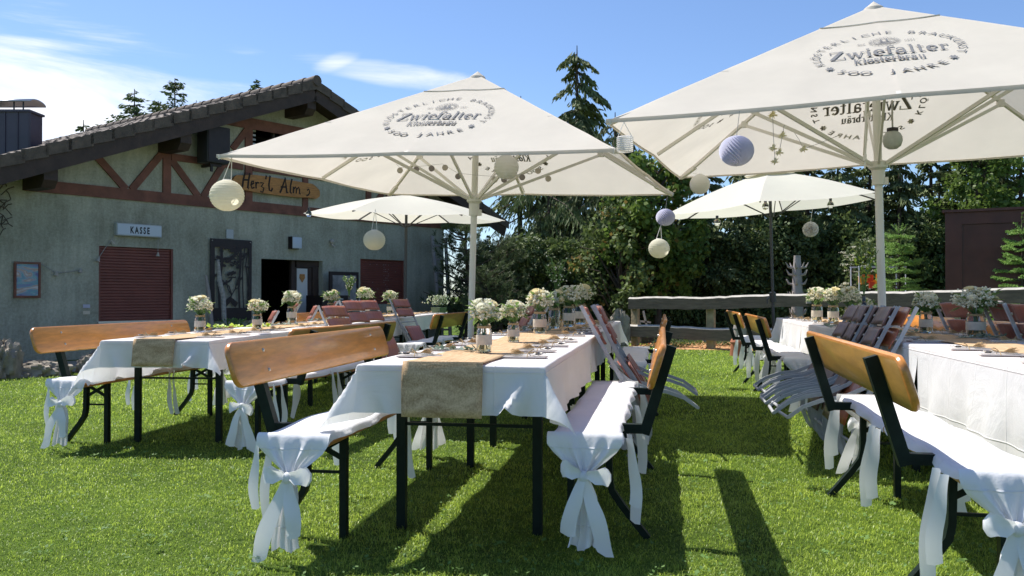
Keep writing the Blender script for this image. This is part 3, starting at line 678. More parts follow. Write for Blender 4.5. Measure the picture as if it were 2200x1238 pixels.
m.build('screws', 'bolt', t)
# wall lamp, sensor, vents, labels
p = wp(636, 522, .1); t = wall_thing('wall_lamp', 'square white box lamp on the wall above the doorway', 'lamp', p, .08)
MB().slab(.24, .24, .11, .02, .01, Fm((0, -.01, 0), (1, 0, 0), (0, 0, 1))).build('diffuser', 'white_plastic', t); MB().box(-.13, -.121, -.05, .078, -.13, .13).box(-.13, .13, .05, .078, -.13, .13).build('mount', 'black_metal', t)
p = wp(714, 522, .06); t = wall_thing('motion_sensor', 'small cream motion sensor on the wall right of the lamp', 'sensor', p, .05)
MB().ball((0, 0, .03), .05, 8, sq=1.1).build('head', 'disc_pale', t); MB().tube([(0, .04, 0), (.01, -.02, -.06), (.03, -.05, -.09)], .022, 8).build('arm', 'disc_pale', t)
p = wp(493, 503, .02); tag(MB().box(-.08, .08, -.012, .012, -.09, .09).build('vent_cover', 'louver', None), 'grey vent cover on the stucco above the black panel', 'vent'); o = bpy.context.scene.objects['vent_cover']; o.matrix_world = Hm @ Matrix.Translation(p); MATS['louver']
for (px, py, c, lab) in ((186, 658, 'paper_lilac', 'small blue label on the wall left of the shutter'), (186, 672, 'kraft', 'small buff label below the blue one on the wall')):
    p = wp(px, py, .01); o = MB().box(-.06, .06, -.004, .004, -.03, .03).build('wall_label', c, None); o.matrix_world = Hm @ Matrix.Translation(p); tag(o, lab, 'label', 'small labels on the wall')
# framed poster
a, b = wp(31, 562, .05), wp(88, 640, .05); t = wall_thing('framed_poster', 'framed colourful poster on the wall at the far left', 'poster', Vector(((a.x + b.x) / 2, 0, (a.z + b.z) / 2)), .03)
wd, ht = b.x - a.x, a.z - wp(31, 640, .05).z
MB().box(-wd / 2 + .03, wd / 2 - .03, .0, .012, -ht / 2 + .03, ht / 2 - .03).build('print', 'poster', t)
MB().box(-wd / 2, wd / 2, -.015, .02, ht / 2 - .035, ht / 2).box(-wd / 2, wd / 2, -.015, .02, -ht / 2, -ht / 2 + .035).box(-wd / 2, -wd / 2 + .035, -.014, .019, -ht / 2 + .035, ht / 2 - .035).box(wd / 2 - .035, wd / 2, -.014, .019, -ht / 2 + .035, ht / 2 - .035).build('frame', 'red_timber', t)
# loudspeaker under the eaves
a, b = wp(440, 272, .5), wp(489, 350, .5); t = wall_thing('loudspeaker', 'black box loudspeaker mounted under the eaves on the gable wall', 'speaker', Vector(((a.x + b.x) / 2, 0, (a.z + b.z) / 2)), .45)
hw, hh = (b.x - a.x) / 2, .30 * 1.15
MB().slab(2 * hw, 2 * hh, .34, .02, .008, Fm((0, .05, 0), (1, 0, 0), (0, 0, 1))).build('cabinet', 'speaker', t)
MB().box(-hw + .02, hw - .02, -.134, -.122, -hh + .02, hh - .02).build('grille', 'black_metal', t)
MB().bar((-.0, .2, -hh - .02), (0, .42, -hh - .02), .05, .05).bar((-.12, .0, -hh - .03), (.12, .0, -hh - .03), .05, .05).bar((-.08, 0, -hh - .02), (-.08, 0, -hh - .16), .05, .03).build('bracket', 'black_metal', t)
# string of small bells / lights along the wall
GLt = 'small bulbs of the light string on the wall'; pts = [(28, 565), (60, 563), (90, 568), (121, 587), (150, 584), (173, 580)]
for k, (px, py) in enumerate([(121, 586), (173, 580), (212, 556), (240, 519), (339, 545)]):
    p = wp(px, py, .05); o = MB().lathe([(.001, .03), (.012, .02), (.035, -.05), (.001, -.055)], 8).build('string_light', 'disc_pale', None); o.matrix_world = Hm @ Matrix.Translation(p) @ Matrix.Rotation(R([8, 12, 20, -30, 5][k]), 4, 'Y')
    tag(o, ['first little lamp right of the poster', 'second little lamp right of the poster', 'little lamp at the left edge of the shutter', 'little lamp below the left end of the cash sign', 'little lamp hanging below the right end of the cash sign'][k], 'string light', GLt)
m = MB()
for ps in (pts, [(250, 492), (240, 515), (226, 532), (212, 554)], [(340, 502), (339, 540)]):
    m.tube([wp(x, y, .04) for x, y in ps], .006, 4)
o = m.build('light_cable', 'wire', None); o.matrix_world = Hm; tag(o, 'thin cable of the light string drooping across the stucco wall', 'cable')
# ladder at the right corner
a0, a1, b0, b1 = wp(928, 507, .25), wp(949, 665, .9), wp(957, 512, .25), wp(968, 660, .9); t = thing('wooden_ladder', 'old wooden ladder leaning at the right corner of the hut', 'ladder', Hm @ Vector((a1.x, -.9, 0)), hrz)
O_ = Vector((a1.x, -.9, 0)); a1.z = b1.z = 0; a1.x += 0; f = lambda v: tuple(v - O_)
for x, y in ((a0, a1), (b0, b1)): MB().tube([f(x), f(x.lerp(y, .5)), f(y)], .045, 8).build('rail', 'bare_log', t)
for k in range(7):
    u = (k + .7) / 7.5; MB().tube([f(a0.lerp(a1, u)), f(b0.lerp(b1, u))], .022, 6).build('rung', 'bare_log', t)
# birch trunks and roots leaning by the black panel
for k, (pp, r, lab) in enumerate((([(468, 558), (471, 600), (480, 640), (482, 695), (484, 740)], .045, 'peeling birch trunk standing before the black metal panel'), ([(442, 592), (447, 625), (452, 670), (462, 705)], .04, 'thin grey driftwood branch left of the black panel'))):
    P = [Hm @ wp(x, y, .45) for x, y in pp]; P[-1].z = -.03; o = MB().tube(P, [r * .6] + [r] * (len(P) - 1), 10).build('birch_trunk' if k == 0 else 'driftwood_branch', 'birch' if k == 0 else 'bare_log', None); tag(o, lab, 'trunk' if k == 0 else 'branch')
# picture frame, dark crate with louvres, dark barrels by the door
c = wp(740, 625, .3); t = wall_thing('framed_picture', 'dark framed picture leaning between doorway and right shutter', 'picture', c, .28)
wd = wx(772, .3) - wx(710, .3); MB().box(-wd / 2, wd / 2, -.02, .02, -.42, .42).build('frame', 'black_metal', t); MB().box(-wd / 2 + .08, wd / 2 - .08, -.025, -.021, -.34, .34).build('print', 'grey_print', t)
c = wp(708, 650, .6); t = wall_thing('slatted_crate', 'dark crate with pale louvred vent right of the doorway', 'crate', Vector((c.x, 0, -.03)), .55)
MB().box(-.38, .38, -.25, .25, 0, c.z + .18).build('box', 'black_metal', t); m = MB()
for k in range(4): m.box(-.2, .2, -.262, -.252, c.z - .06 + k * .05, c.z - .035 + k * .05)
m.build('louvres', 'louver', t)
# potted plants by the panel
for k, (px, py) in enumerate(((515, 660), (497, 672))):
    c = wp(px, py, .6); t = wall_thing('potted_plant', ['leafy potted plant right of the birch trunk', 'small potted plant on the ground in front of the black panel'][k], 'plant', Vector((c.x, 0, -.03)), .6); m = MB(); q = random.Random(k)
    MB().lathe([(.001, 0), (.13, 0), (.17, .3), (.15, .3), (.001, .25)], 14).build('pot', 'black_metal' if k else 'terracotta', t)
    for i in range(140):
        d = Vector((q.uniform(-1, 1), q.uniform(-1, 1), q.uniform(0, 1.6))); b = Vector((0, 0, .3)) + d * .22; d.normalize(); L = .07; sd = d.cross(Vector((.1, 0, 1))).normalized() * .02; m.add([b, b + d * L / 2 + sd, b + d * L, b + d * L / 2 - sd], [(0, 1, 2, 3)])
    m.build('leaves', 'leaf', t, smooth=False)
# boulders before the wall
def boulder(px, py, w, h, d, seed, label):
    Y = H_ * F_ / (py - Y0_); q = random.Random(seed); ph = [q.uniform(0, 6) for _ in range(6)]; m = MB()
    def fn(u, v):
        a = 2 * PI * u; e = PI * v; s = math.sin(e); n = 1 + .16 * math.sin(3 * a + ph[0]) * s + .12 * math.sin(5 * a + 4 * e + ph[1]) + .09 * math.sin(9 * a - 7 * e + ph[2]) + .05 * math.sin(17 * e + 13 * a)
        sq = lambda c: math.copysign(abs(c) ** .7, c)
        return (w / 2 * sq(math.cos(a)) * s * n, d / 2 * sq(math.sin(a)) * s * n, h * .45 - h * .55 * sq(math.cos(e)) * n)
    m.grid(fn, 40, 24); o = m.build('boulder', 'stone', None, ang=25); o.location = ((px - X0_) / F_ * Y, Y, gz((px - X0_) / F_ * Y, 0) - .03); tag(o, label, 'rock', 'boulders along the foot of the hut wall'); return o
boulder(84, 803, .68, .22, .4, 1, 'flat wide boulder left of the near bench by the wall')
boulder(196, 797, .34, .27, .4, 2, 'rounded boulder under the orange bench backrest by the wall')
boulder(8, 808, .34, .5, .5, 3, 'tall boulder cut by the left edge of the picture')
boulder(45, 806, .22, .10, .2, 4, 'small low stone left of the flat wide boulder')
boulder(212, 790, .25, .30, .3, 6, 'boulder beside the table cloth against the wall')
# dry twigs of a climber in the left corner
m = MB(); q = random.Random(4); base = wp(2, 420, .12)
for k in range(60):
    p = Vector((base.x + q.uniform(-.5, .18), -.05 - q.uniform(0, .15), base.z + q.uniform(-.55, .5))); e = p + Vector((q.uniform(-.2, .2), q.uniform(-.05, .05), q.uniform(-.2, .2))); m.tube([p, p.lerp(e, .5) + Vector((0, 0, .03)), e], .008, 4)
o = m.build('dry_climber', 'bark', None); o.matrix_world = Hm; tag(o, 'tangle of dry brown climber twigs at the left wall corner', 'climber')

# ---------------------------------------------------------------- fence
f0 = at(1352, 640, 18.6); f1 = at(2290, 617, 13.4)
dirf = Vector((f1.x - f0.x, f1.y - f0.y, 0)); Lf = dirf.length; dirf.normalize()
fen = thing('log_fence', 'rustic fence of thick weathered split planks on stout posts', 'fence', (f0.x, f0.y, 0), math.atan2(dirf.y, dirf.x))
def fplank(x0, x1, z0, z1, h, dz=0.0):
    q = random.Random(int(x0 * 10)); m = MB(); n = 30; v = []
    for i in range(n + 1):
        t = i / n; x = x0 + (x1 - x0) * t; zc = z0 + (z1 - z0) * t; a = .012 * math.sin(t * 9 + q.random()) + q.uniform(-.008, .008); b = .014 * math.sin(t * 6 + 2) + q.uniform(-.008, .008)
        v += [(x, -.045, zc + b), (x, .045, zc + b + .01), (x, .05, zc + h + a - .02), (x, .005, zc + h + a), (x, -.045, zc + h + a - .035)]
    m.add(v, [(5 * i + k, 5 * i + (k + 1) % 5, 5 * i + 5 + (k + 1) % 5, 5 * i + 5 + k) for i in range(n) for k in range(5)] + [(4, 3, 2, 1, 0), tuple(5 * n + k for k in range(5))])
    for j in range(n * 5): m.m[j] = 1 if j % 5 in (2, 3) else 0  # top and chamfer faces take the painted sunlit tone
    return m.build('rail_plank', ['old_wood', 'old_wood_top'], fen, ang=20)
zt0, zt1 = f0.z, f1.z; 
mid = Lf * .5
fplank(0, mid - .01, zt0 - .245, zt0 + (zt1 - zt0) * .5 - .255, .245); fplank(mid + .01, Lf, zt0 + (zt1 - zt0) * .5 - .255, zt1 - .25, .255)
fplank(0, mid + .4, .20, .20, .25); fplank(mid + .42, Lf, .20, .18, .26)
for k, s in enumerate((.08, 1.85, 4.0, 6.3, 8.3)):
    if s < Lf:
        z = zt0 + (zt1 - zt0) * s / Lf; MB().slab(.16, z - .03 + .3, .10, .02, .01, Fm((s, .105, (z - .33) / 2), (1, 0, 0), (0, 0, 1))).build('post', 'post_wood', fen)
m = MB()
for s, z in ((3.9, zt0 - .05), (7.0, .95), (8.2, .95)): m.lathe([(.05, 0), (.05, .06), (.03, .08), (.001, .08)], 10, (s, -.05, z - .05))
m.build('knobs', 'bare_log', fen)
# fence posts, stump and pointed stones
c = at(1330, 730, 17.5); boulder(1330, 745, .36, .75, .3, 9, 'upright grey rock at the left end of the fence')
for (px, py, Y, r, h, lab, mt) in ((1590, 700, 16.5, .12, .55, 'short round post with flat knob before the fence', 'bare_log'), (1588, 740, 15.6, .16, .30, 'red-brown stump at the right end of the mulch bed', 'terracotta'), (1388, 735, 19.6, .18, .35, 'low tree stump behind the fence near its left end', 'bark')):
    x = (px - X0_) / F_ * Y; o = MB().lathe([(r, 0), (r * .95, h * .8), (r * 1.05, h * .82), (r * .9, h), (.001, h)], 14, (0, 0, 0), wob=lambda t, z: .05 * math.sin(3 * t + z * 9)).build('wooden_post', mt, None); o.location = (x, Y, 0); tag(o, lab, 'post')
# bare log sculpture with whorls of branch stubs
Y = 17.2; base = Vector(((1713 - X0_) / F_ * Y, Y, 0)); t = thing('knobbed_log', 'bare grey log with whorls of upturned branch stubs standing behind the fence', 'log', base)
top = H_ + (Y0_ - 549) / F_ * Y; q = random.Random(1)
MB().lathe([(.13, 0), (.12, .5), (.11, 1.0), (.085, 1.5), (.065, top - .1), (.06, top), (.001, top)], 14, wob=lambda t, z: .06 * math.sin(2 * t + z * 5)).build('trunk', 'bare_log', t)
for z in (.35, .72, 1.05, 1.30, 1.48, 1.62):
    for k in range(6):
        a = k * PI / 3 + q.uniform(-.3, .3); r = .09; L = q.uniform(.08, .15)
        MB().tube([(r * .6 * math.cos(a), r * .6 * math.sin(a), z - .02), ((r + L * .6) * math.cos(a), (r + L * .6) * math.sin(a), z), ((r + L) * math.cos(a), (r + L) * math.sin(a), z + .09)], [.03, .022, .006], 6).build('branch_stub', 'bare_log', t)
# brown shed with grooved door
Y = 17.0; a = at(2035, 452, Y); t = thing('brown_shed', 'glossy dark brown wooden shed with grooved door at the right', 'shed', (a.x, Y, 0), R(-30))
hs = a.z; MB().box(0, 2.9, .03, 2.2, 0, hs - .05).build('body', 'shed_paint', t)
MB().box(-.03, .26, -.02, .029, 0, hs - .05).box(.26, 2.9, -.02, .029, hs - .28, hs - .05).build('door_frame', 'shed_paint', t)
m = MB(); n = 40
v = []
for k in range(n * 2 + 1):
    x = .262 + 2.6 * k / (n * 2); v += [(x, .012 + (.014 if k % 2 else 0), 0), (x, .012 + (.014 if k % 2 else 0), hs - .29)]
m.add(v, [(2 * k, 2 * k + 2, 2 * k + 3, 2 * k + 1) for k in range(n * 2)]).build('door', 'shed_paint', t, ang=80)
MB().box(-.08, 3.0, -.10, 2.3, hs - .049, hs).build('roof', 'shed_paint', t); MB().ball((1.02, -.01, hs - .5), .02, 6).build('knob', 'bolt', t)
# white display case with bright goods behind the fence
Y = 18.9; a = at(1846, 573, Y); b = at(1946, 573, Y); t = thing('display_case', 'white framed glass display case with orange goods behind the fence', 'display case', (a.x, Y, a.z - .56))
wd = b.x - a.x; m = MB()
for x in (0, wd): m.box(x - .010, x + .010, -.010, .010, 0, .56).box(x - .010, x + .010, .45, .47, 0, .56)
for z in (0, .545): m.box(-.015, wd + .015, -.016, .016, z, z + .03).box(-.015, wd + .015, .449, .481, z, z + .03)
m.build('frame', 'white_plastic', t); MB().box(-.4, wd + .6, -.1, .6, -.05, -.01).build('shelf', 'old_wood_top', t); MB().box(0, .06, .2, .26, -(a.z - .56) + 0, -.05).box(wd, wd + .06, .2, .26, -(a.z - .56), -.05).build('leg', 'old_wood', t)
m = MB(); q = random.Random(6)
for k in range(9): x = .05 + q.random() * .45; z = .02 + q.random() * .3; m.box(x, x + .12, .1 + .03 * k, .12 + .03 * k, z, z + .14, k % 2)
m.build('goods', ['orange', 'red'], t, smooth=False)
# crossed white garden stakes behind the fence
Y = 19.5; t = MB(); 
for (x0, y0, x1, y1) in ((1366, 672, 1378, 705), (1382, 668, 1392, 712), (1372, 690, 1398, 693), (1378, 705, 1400, 708)): t.bar(at(x0, y0, Y), at(x1, y1, Y), .05, .04)
tag(t.build('garden_chair_frame', 'old_wood_top', None), 'small pale wooden chair frame behind the left end of the fence', 'chair frame')
# ================================================================ TREES AND SHRUBS
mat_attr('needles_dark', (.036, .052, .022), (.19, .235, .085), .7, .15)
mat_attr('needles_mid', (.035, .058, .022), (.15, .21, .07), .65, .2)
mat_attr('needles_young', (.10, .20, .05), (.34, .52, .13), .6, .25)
mat_attr('needles_pine', (.04, .065, .03), (.16, .20, .085), .6, .2)
mat_attr('leaves_maple', (.05, .10, .022), (.22, .31, .06), .55, .4)
mat_attr('leaves_autumn', (.22, .17, .05), (.34, .22, .07), .6, .4)
mat_attr('leaves_shrub', (.04, .07, .025), (.20, .26, .075), .6, .3)
def unit(a): return a / (np.linalg.norm(a, axis=-1, keepdims=True) + 1e-9)
def faces(c, d, L, w, g, roll=None):
    """diamond leaf faces: centre c, direction d, length L, width w"""
    n = len(c); r = g.normal(size=(n, 3)); s = unit(np.cross(d, r)); L = L[:, None]; w = w[:, None]
    return np.stack([c - d * L * .5, c + s * w * .5 + d * L * .05, c + d * L * .5, c - s * w * .5 + d * L * .05], 1)
def conifer_arrays(h, rb, n, seed, z0=.1, droop=.35, Ls=.16, ws=.045, power=.9, dens_in=.35, whorl=.28, hang=.3, irr=.25, bare=0.0):
    g = np.random.default_rng(seed); nb = int((h - z0) / whorl) * 7
    bz = z0 + (h - z0 - .1) * g.random(nb) ** 1.15; bz = np.round(bz / whorl) * whorl + g.normal(0, whorl * .15, nb); bz = np.clip(bz, z0, h - .08)
    ba = g.uniform(0, 2 * PI, nb); t = (bz - z0) / (h - z0)
    bl = rb * (1 - t) ** power * (1 + g.normal(0, irr, nb)) + .10; bl = np.maximum(bl, .08)
    wgt = bl ** 1.5; bi = g.choice(nb, n, p=wgt / wgt.sum())
    s = dens_in * g.random(n) + (1 - dens_in) * g.random(n) ** .6; s = np.clip(s, bare, 1)
    L = bl[bi] * s; a = ba[bi]
    side = g.normal(0, .16, n) * (bl[bi] * (.25 + .75 * np.sin(s * PI * .85)))
    z = bz[bi] - droop * L * (.4 + s) + .18 * L * s ** 3 - np.abs(side) * .35
    out = np.stack([np.cos(a), np.sin(a), np.zeros(n)], 1); lat = np.stack([-np.sin(a), np.cos(a), np.zeros(n)], 1)
    c = out * L[:, None] + lat * side[:, None]; c[:, 2] = z + g.normal(0, .025, n)
    d = unit(out * (.9 - .5 * hang) + lat * np.sign(side)[:, None] * g.uniform(.2, 1.0, n)[:, None] + np.array([0, 0, 1]) * (-hang * 1.5 + g.normal(0, .35, n))[:, None])
    P = faces(c, d, Ls * g.uniform(.6, 1.3, n), ws * g.uniform(.7, 1.4, n), g)
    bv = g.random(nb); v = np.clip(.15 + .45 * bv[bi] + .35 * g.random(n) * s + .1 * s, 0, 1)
    return P, v, (ba, bz, bl)
def conifer(name, label, cat, h, rb, n, seed, matn='needles_dark', group=None, trunk_r=.12, sticks=30, **k):
    P, v, (ba, bz, bl) = conifer_arrays(h, rb, n, seed, **k); t = thing(name, label, cat, (0, 0, 0), 0, group)
    quads_mesh('crown', P, v, matn, t)
    m = MB().tube([(0, 0, -.1), (.03, .02, h * .5), (0, 0, h - .02)], [trunk_r, trunk_r * .6, .012], 8)
    dr = k.get('droop', .35)
    for i in range(min(sticks, len(ba))):
        c, s = math.cos(ba[i]), math.sin(ba[i]); L = bl[i] * .9; m.tube([(0, 0, bz[i]), (c * L * .5, s * L * .5, bz[i] - dr * L * .35), (c * L, s * L, bz[i] - dr * L * 1.1)], [.025, .015, .005], 4)
    m.build('trunk', 'bark', t); return t
def put(o, x, y, rz=0.0, s=1.0, sz=None): o.location = (x, y, 0); o.rotation_euler = (0, 0, rz); o.scale = (s, s, sz or s); return o
GH = 'dark conifers of the tall hedge behind the fence'
def px2x(px, Y): return (px - X0_) / F_ * Y
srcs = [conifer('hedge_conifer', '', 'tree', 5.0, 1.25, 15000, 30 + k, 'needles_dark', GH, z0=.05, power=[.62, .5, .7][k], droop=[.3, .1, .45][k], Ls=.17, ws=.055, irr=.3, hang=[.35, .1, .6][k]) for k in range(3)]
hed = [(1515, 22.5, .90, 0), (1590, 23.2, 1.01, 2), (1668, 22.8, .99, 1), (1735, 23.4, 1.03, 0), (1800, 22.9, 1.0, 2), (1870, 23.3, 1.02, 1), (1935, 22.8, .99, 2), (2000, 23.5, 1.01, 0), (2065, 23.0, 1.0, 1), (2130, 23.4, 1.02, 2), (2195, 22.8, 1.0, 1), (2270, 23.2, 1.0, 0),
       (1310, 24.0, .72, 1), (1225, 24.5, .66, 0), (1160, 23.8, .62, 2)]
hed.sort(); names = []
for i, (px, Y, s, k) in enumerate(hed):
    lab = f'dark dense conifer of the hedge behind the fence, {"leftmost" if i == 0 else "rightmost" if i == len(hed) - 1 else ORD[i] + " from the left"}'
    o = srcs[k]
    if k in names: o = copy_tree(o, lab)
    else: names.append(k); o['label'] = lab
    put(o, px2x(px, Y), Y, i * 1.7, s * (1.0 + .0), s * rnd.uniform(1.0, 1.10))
# second rank closes the gaps low down
GB2 = 'second rank of conifers behind the hedge'
for i, (px, s) in enumerate([(1130, .52), (1200, .60), (1275, .64), (1350, .66), (1430, .66), (1500, .70), (1570, .82), (1640, .9), (1715, .93), (1790, .9), (1860, .94), (1940, .9), (2020, .93), (2100, .92), (2180, .93), (2260, .9)]):
    o = copy_tree(srcs[(i * 2) % 3], f'shadowy conifer in the rank behind the hedge, {"leftmost" if i == 0 else ORD[i] + " from the left" if i < 15 else "rightmost"}', group=GB2); put(o, px2x(px, 26.5), 26.5, i * 2.3, s * 1.12, s * 1.08)
# shrubs forming the dark lower wall
def shrub_arrays(w, d, h, n, seed, Ls=.11, ws=.06):
    g = np.random.default_rng(seed); nc = 60; cc = np.stack([g.uniform(-w / 2, w / 2, nc), g.uniform(-d / 2, d / 2, nc), h * g.random(nc) ** .8], 1); r = g.uniform(.18, .42, nc)
    ci = g.integers(0, nc, n); u = unit(g.normal(size=(n, 3))); c = cc[ci] + u * (r[ci] * g.uniform(.55, 1.08, n))[:, None]; c[:, 2] = np.maximum(.03, c[:, 2])
    d_ = unit(u + g.normal(0, .7, (n, 3)) + np.array([0, 0, -.2])); P = faces(c, d_, Ls * g.uniform(.6, 1.4, n), ws * g.uniform(.7, 1.4, n), g)
    v = np.clip(.6 * g.random(nc)[ci] + .4 * g.random(n), 0, 1); return P, v, cc, r
def shrub(name, label, cat, w, d, h, n, seed, matn, group=None, **k):
    t = thing(name, label, cat, (0, 0, 0), 0, group); P, v, cc, r = shrub_arrays(w, d, h, n, seed, **k); quads_mesh('crown', P, v, matn, t)
    m = MB(); q = random.Random(seed)
    for i in range(14): c = cc[i]; m.tube([(c[0] * .2, c[1] * .2, 0), (c[0] * .5, c[1] * .5, c[2] * .6), tuple(c)], [.03, .02, .008], 5)
    m.build('trunk', 'bark', t); return t
GSb = 'dark shrubs filling the hedge low down'
sb = [shrub('hedge_shrub', '', 'shrub', 2.3, 1.2, 2.7, 12000, 50 + k, 'leaves_shrub' if k else 'needles_mid', GSb) for k in range(2)]; nm = set()
for i, px in enumerate([1105, 1190, 1280, 1365, 1450, 1540, 1630, 1725, 1820, 1915, 2010, 2105, 2200]):
    k = i % 2; o = sb[k]; lab = f'dark leafy shrub at the foot of the hedge, {"leftmost" if i == 0 else "rightmost" if i == 12 else ORD[i] + " from the left"}'
    if k in nm: o = copy_tree(o, lab)
    else: nm.add(k); o['label'] = lab
    put(o, px2x(px, 22.0 + (i % 3) * .3), 22.0 + (i % 3) * .3, (i % 2) * PI, 1.0, [1.0, 1.08, .95][i % 3] * (.86 if px < 1400 else 1))
# tall spruces
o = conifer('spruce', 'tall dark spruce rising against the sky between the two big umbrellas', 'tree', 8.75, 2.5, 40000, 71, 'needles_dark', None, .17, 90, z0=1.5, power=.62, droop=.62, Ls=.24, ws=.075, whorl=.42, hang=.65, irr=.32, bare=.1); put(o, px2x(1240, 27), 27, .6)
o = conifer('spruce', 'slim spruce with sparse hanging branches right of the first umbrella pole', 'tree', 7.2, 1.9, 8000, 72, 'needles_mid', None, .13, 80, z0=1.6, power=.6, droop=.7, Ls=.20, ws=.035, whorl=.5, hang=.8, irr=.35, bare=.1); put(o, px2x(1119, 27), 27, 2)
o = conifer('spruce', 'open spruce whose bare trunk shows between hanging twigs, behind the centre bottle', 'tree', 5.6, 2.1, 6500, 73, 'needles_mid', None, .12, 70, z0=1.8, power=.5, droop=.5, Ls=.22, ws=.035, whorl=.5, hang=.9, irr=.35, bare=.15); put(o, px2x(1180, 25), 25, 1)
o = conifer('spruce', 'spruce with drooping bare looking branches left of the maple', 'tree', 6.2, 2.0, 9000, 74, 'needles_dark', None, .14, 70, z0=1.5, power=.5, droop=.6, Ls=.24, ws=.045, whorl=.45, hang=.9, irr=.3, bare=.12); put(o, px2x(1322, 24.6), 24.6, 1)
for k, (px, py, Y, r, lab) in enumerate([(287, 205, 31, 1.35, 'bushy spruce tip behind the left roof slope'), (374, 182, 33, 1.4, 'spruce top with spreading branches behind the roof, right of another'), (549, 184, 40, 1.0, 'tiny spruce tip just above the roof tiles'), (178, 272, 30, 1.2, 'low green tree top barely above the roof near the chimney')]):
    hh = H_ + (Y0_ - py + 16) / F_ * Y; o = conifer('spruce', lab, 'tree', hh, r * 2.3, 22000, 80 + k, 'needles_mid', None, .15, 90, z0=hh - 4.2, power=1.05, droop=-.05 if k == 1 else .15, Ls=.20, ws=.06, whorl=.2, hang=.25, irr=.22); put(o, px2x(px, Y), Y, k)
# pines beside the hut corner: tufted needles
def pine(name, label, h, w, seed, nt=420, group=None):
    t = thing(name, label, 'tree', (0, 0, 0), 0, group); g = np.random.default_rng(seed); q = random.Random(seed); m = MB(); tips = []
    m.tube([(0, 0, 0), (.08, 0, h * .4), (-.04, .05, h * .8), (0, 0, h)], [.08, .06, .04, .015], 7)
    for k in range(46):
        z = h * q.uniform(.12, .95); a = q.uniform(0, 6.28); L = w * (1 - .55 * z / h) * q.uniform(.55, 1.1); e = Vector((L * math.cos(a), L * math.sin(a), z + L * .35)); b = Vector((0, 0, z))
        m.tube([b, b.lerp(e, .5) + Vector((0, 0, -.05)), e], [.025, .018, .008], 5)
        for j in range(nt // 46): s = q.uniform(.35, 1.05); tips.append(b.lerp(e, s) + Vector((q.gauss(0, .11), q.gauss(0, .11), q.gauss(.03, .10))))
    tips = np.array([tuple(p) for p in tips]); K = 34; n = len(tips) * K
    ci = np.repeat(np.arange(len(tips)), K); ax = unit(g.normal(0, .5, (len(tips), 3)) + np.array([0, 0, .8]) + unit(tips * np.array([1, 1, 0])) * .6)
    d = unit(ax[ci] + g.normal(0, .55, (n, 3))); L = g.uniform(.07, .13, n); c = tips[ci] + d * L[:, None] * .5 + ax[ci] * g.uniform(-.07, .05, n)[:, None]
    P = faces(c, d, L, np.full(n, .011), g); v = np.clip(.6 * g.random(len(tips))[ci] + .4 * g.random(n), 0, 1)
    quads_mesh('crown', P, v, 'needles_pine', t); m.build('trunk', 'bark', t); return t
put(pine('pine', 'bushy pine with tufted needles beside the hut corner, nearer one', 2.75, 1.15, 5, 520), px2x(1003, 20.5), 20.5)
put(pine('pine', 'tufted pine right of the first umbrella pole', 2.4, 1.1, 6, 480), px2x(1072, 21.3), 21.3, 1)
put(pine('pine', 'low tufted pine in front, right of the white pole base', 1.6, .9, 8, 320), px2x(1050, 19.3), 19.3, 2)
# maple with yellowing leaves
def broadleaf(name, label, h, w, n, seed, m1, m2=None, z0=1.0, Ls=.12, ws=.10, lobes=60, share=.1):
    t = thing(name, label, 'tree', (0, 0, 0), 0); g = np.random.default_rng(seed); q = random.Random(seed); m = MB()
    m.tube([(0, 0, 0), (.05, 0, h * .4), (0, 0, h * .9)], [.10, .07, .02], 8); cs = []; 
    for k in range(lobes):
        z = z0 + (h - z0) * q.random() ** .9; tt = (z - z0) / (h - z0); rr = w * math.sin(PI * (.12 + .80 * tt)) ** .8 * q.uniform(.25, 1.0); a = q.uniform(0, 6.28); c = Vector((rr * math.cos(a), rr * math.sin(a), z)); cs.append(tuple(c))
        m.tube([(0, 0, max(.3, z - rr * .9)), tuple(c * .5 + Vector((0, 0, z * .5 - .1))), tuple(c)], [.03, .015, .006], 4)
    cs = np.array(cs); r = g.uniform(.16, .36, lobes); ci = g.integers(0, lobes, n); u = unit(g.normal(size=(n, 3))); c = cs[ci] + u * (r[ci] * g.uniform(.5, 1.1, n))[:, None]
    d = unit(u * .6 + g.normal(0, .6, (n, 3)) + np.array([0, 0, -.5])); P = faces(c, d, Ls * g.uniform(.6, 1.3, n), ws * g.uniform(.7, 1.3, n), g); v = np.clip(.55 * g.random(lobes)[ci] + .45 * g.random(n), 0, 1)
    mi = (g.random(n) < (share * 3 * (g.random(lobes)[ci] < .35))).astype(int) if m2 else None
    quads_mesh('crown', P, v, [m1, m2] if m2 else m1, t, midx=mi); m.build('trunk', 'bark', t); return t
put(broadleaf('maple', 'green maple with yellowing leaves between the two big umbrellas', 4.35, 1.45, 9500, 3, 'leaves_maple', 'leaves_autumn', 1.0, .13, .11, 90, .05), px2x(1412, 21.2), 21.2)
put(broadleaf('maple', 'low leafy maple branches with orange leaves before the hedge', 3.0, 1.5, 5500, 4, 'leaves_shrub', 'leaves_autumn', .7, .12, .10, 60, .07), px2x(1330, 21.0), 21.0)
put(broadleaf('broadleaf_tree', 'light green tree at the top of the hedge at the right edge', 5.3, 1.3, 6500, 5, 'leaves_maple', None, 2.2, .12, .09, 60), px2x(2100, 22.0), 22.0)
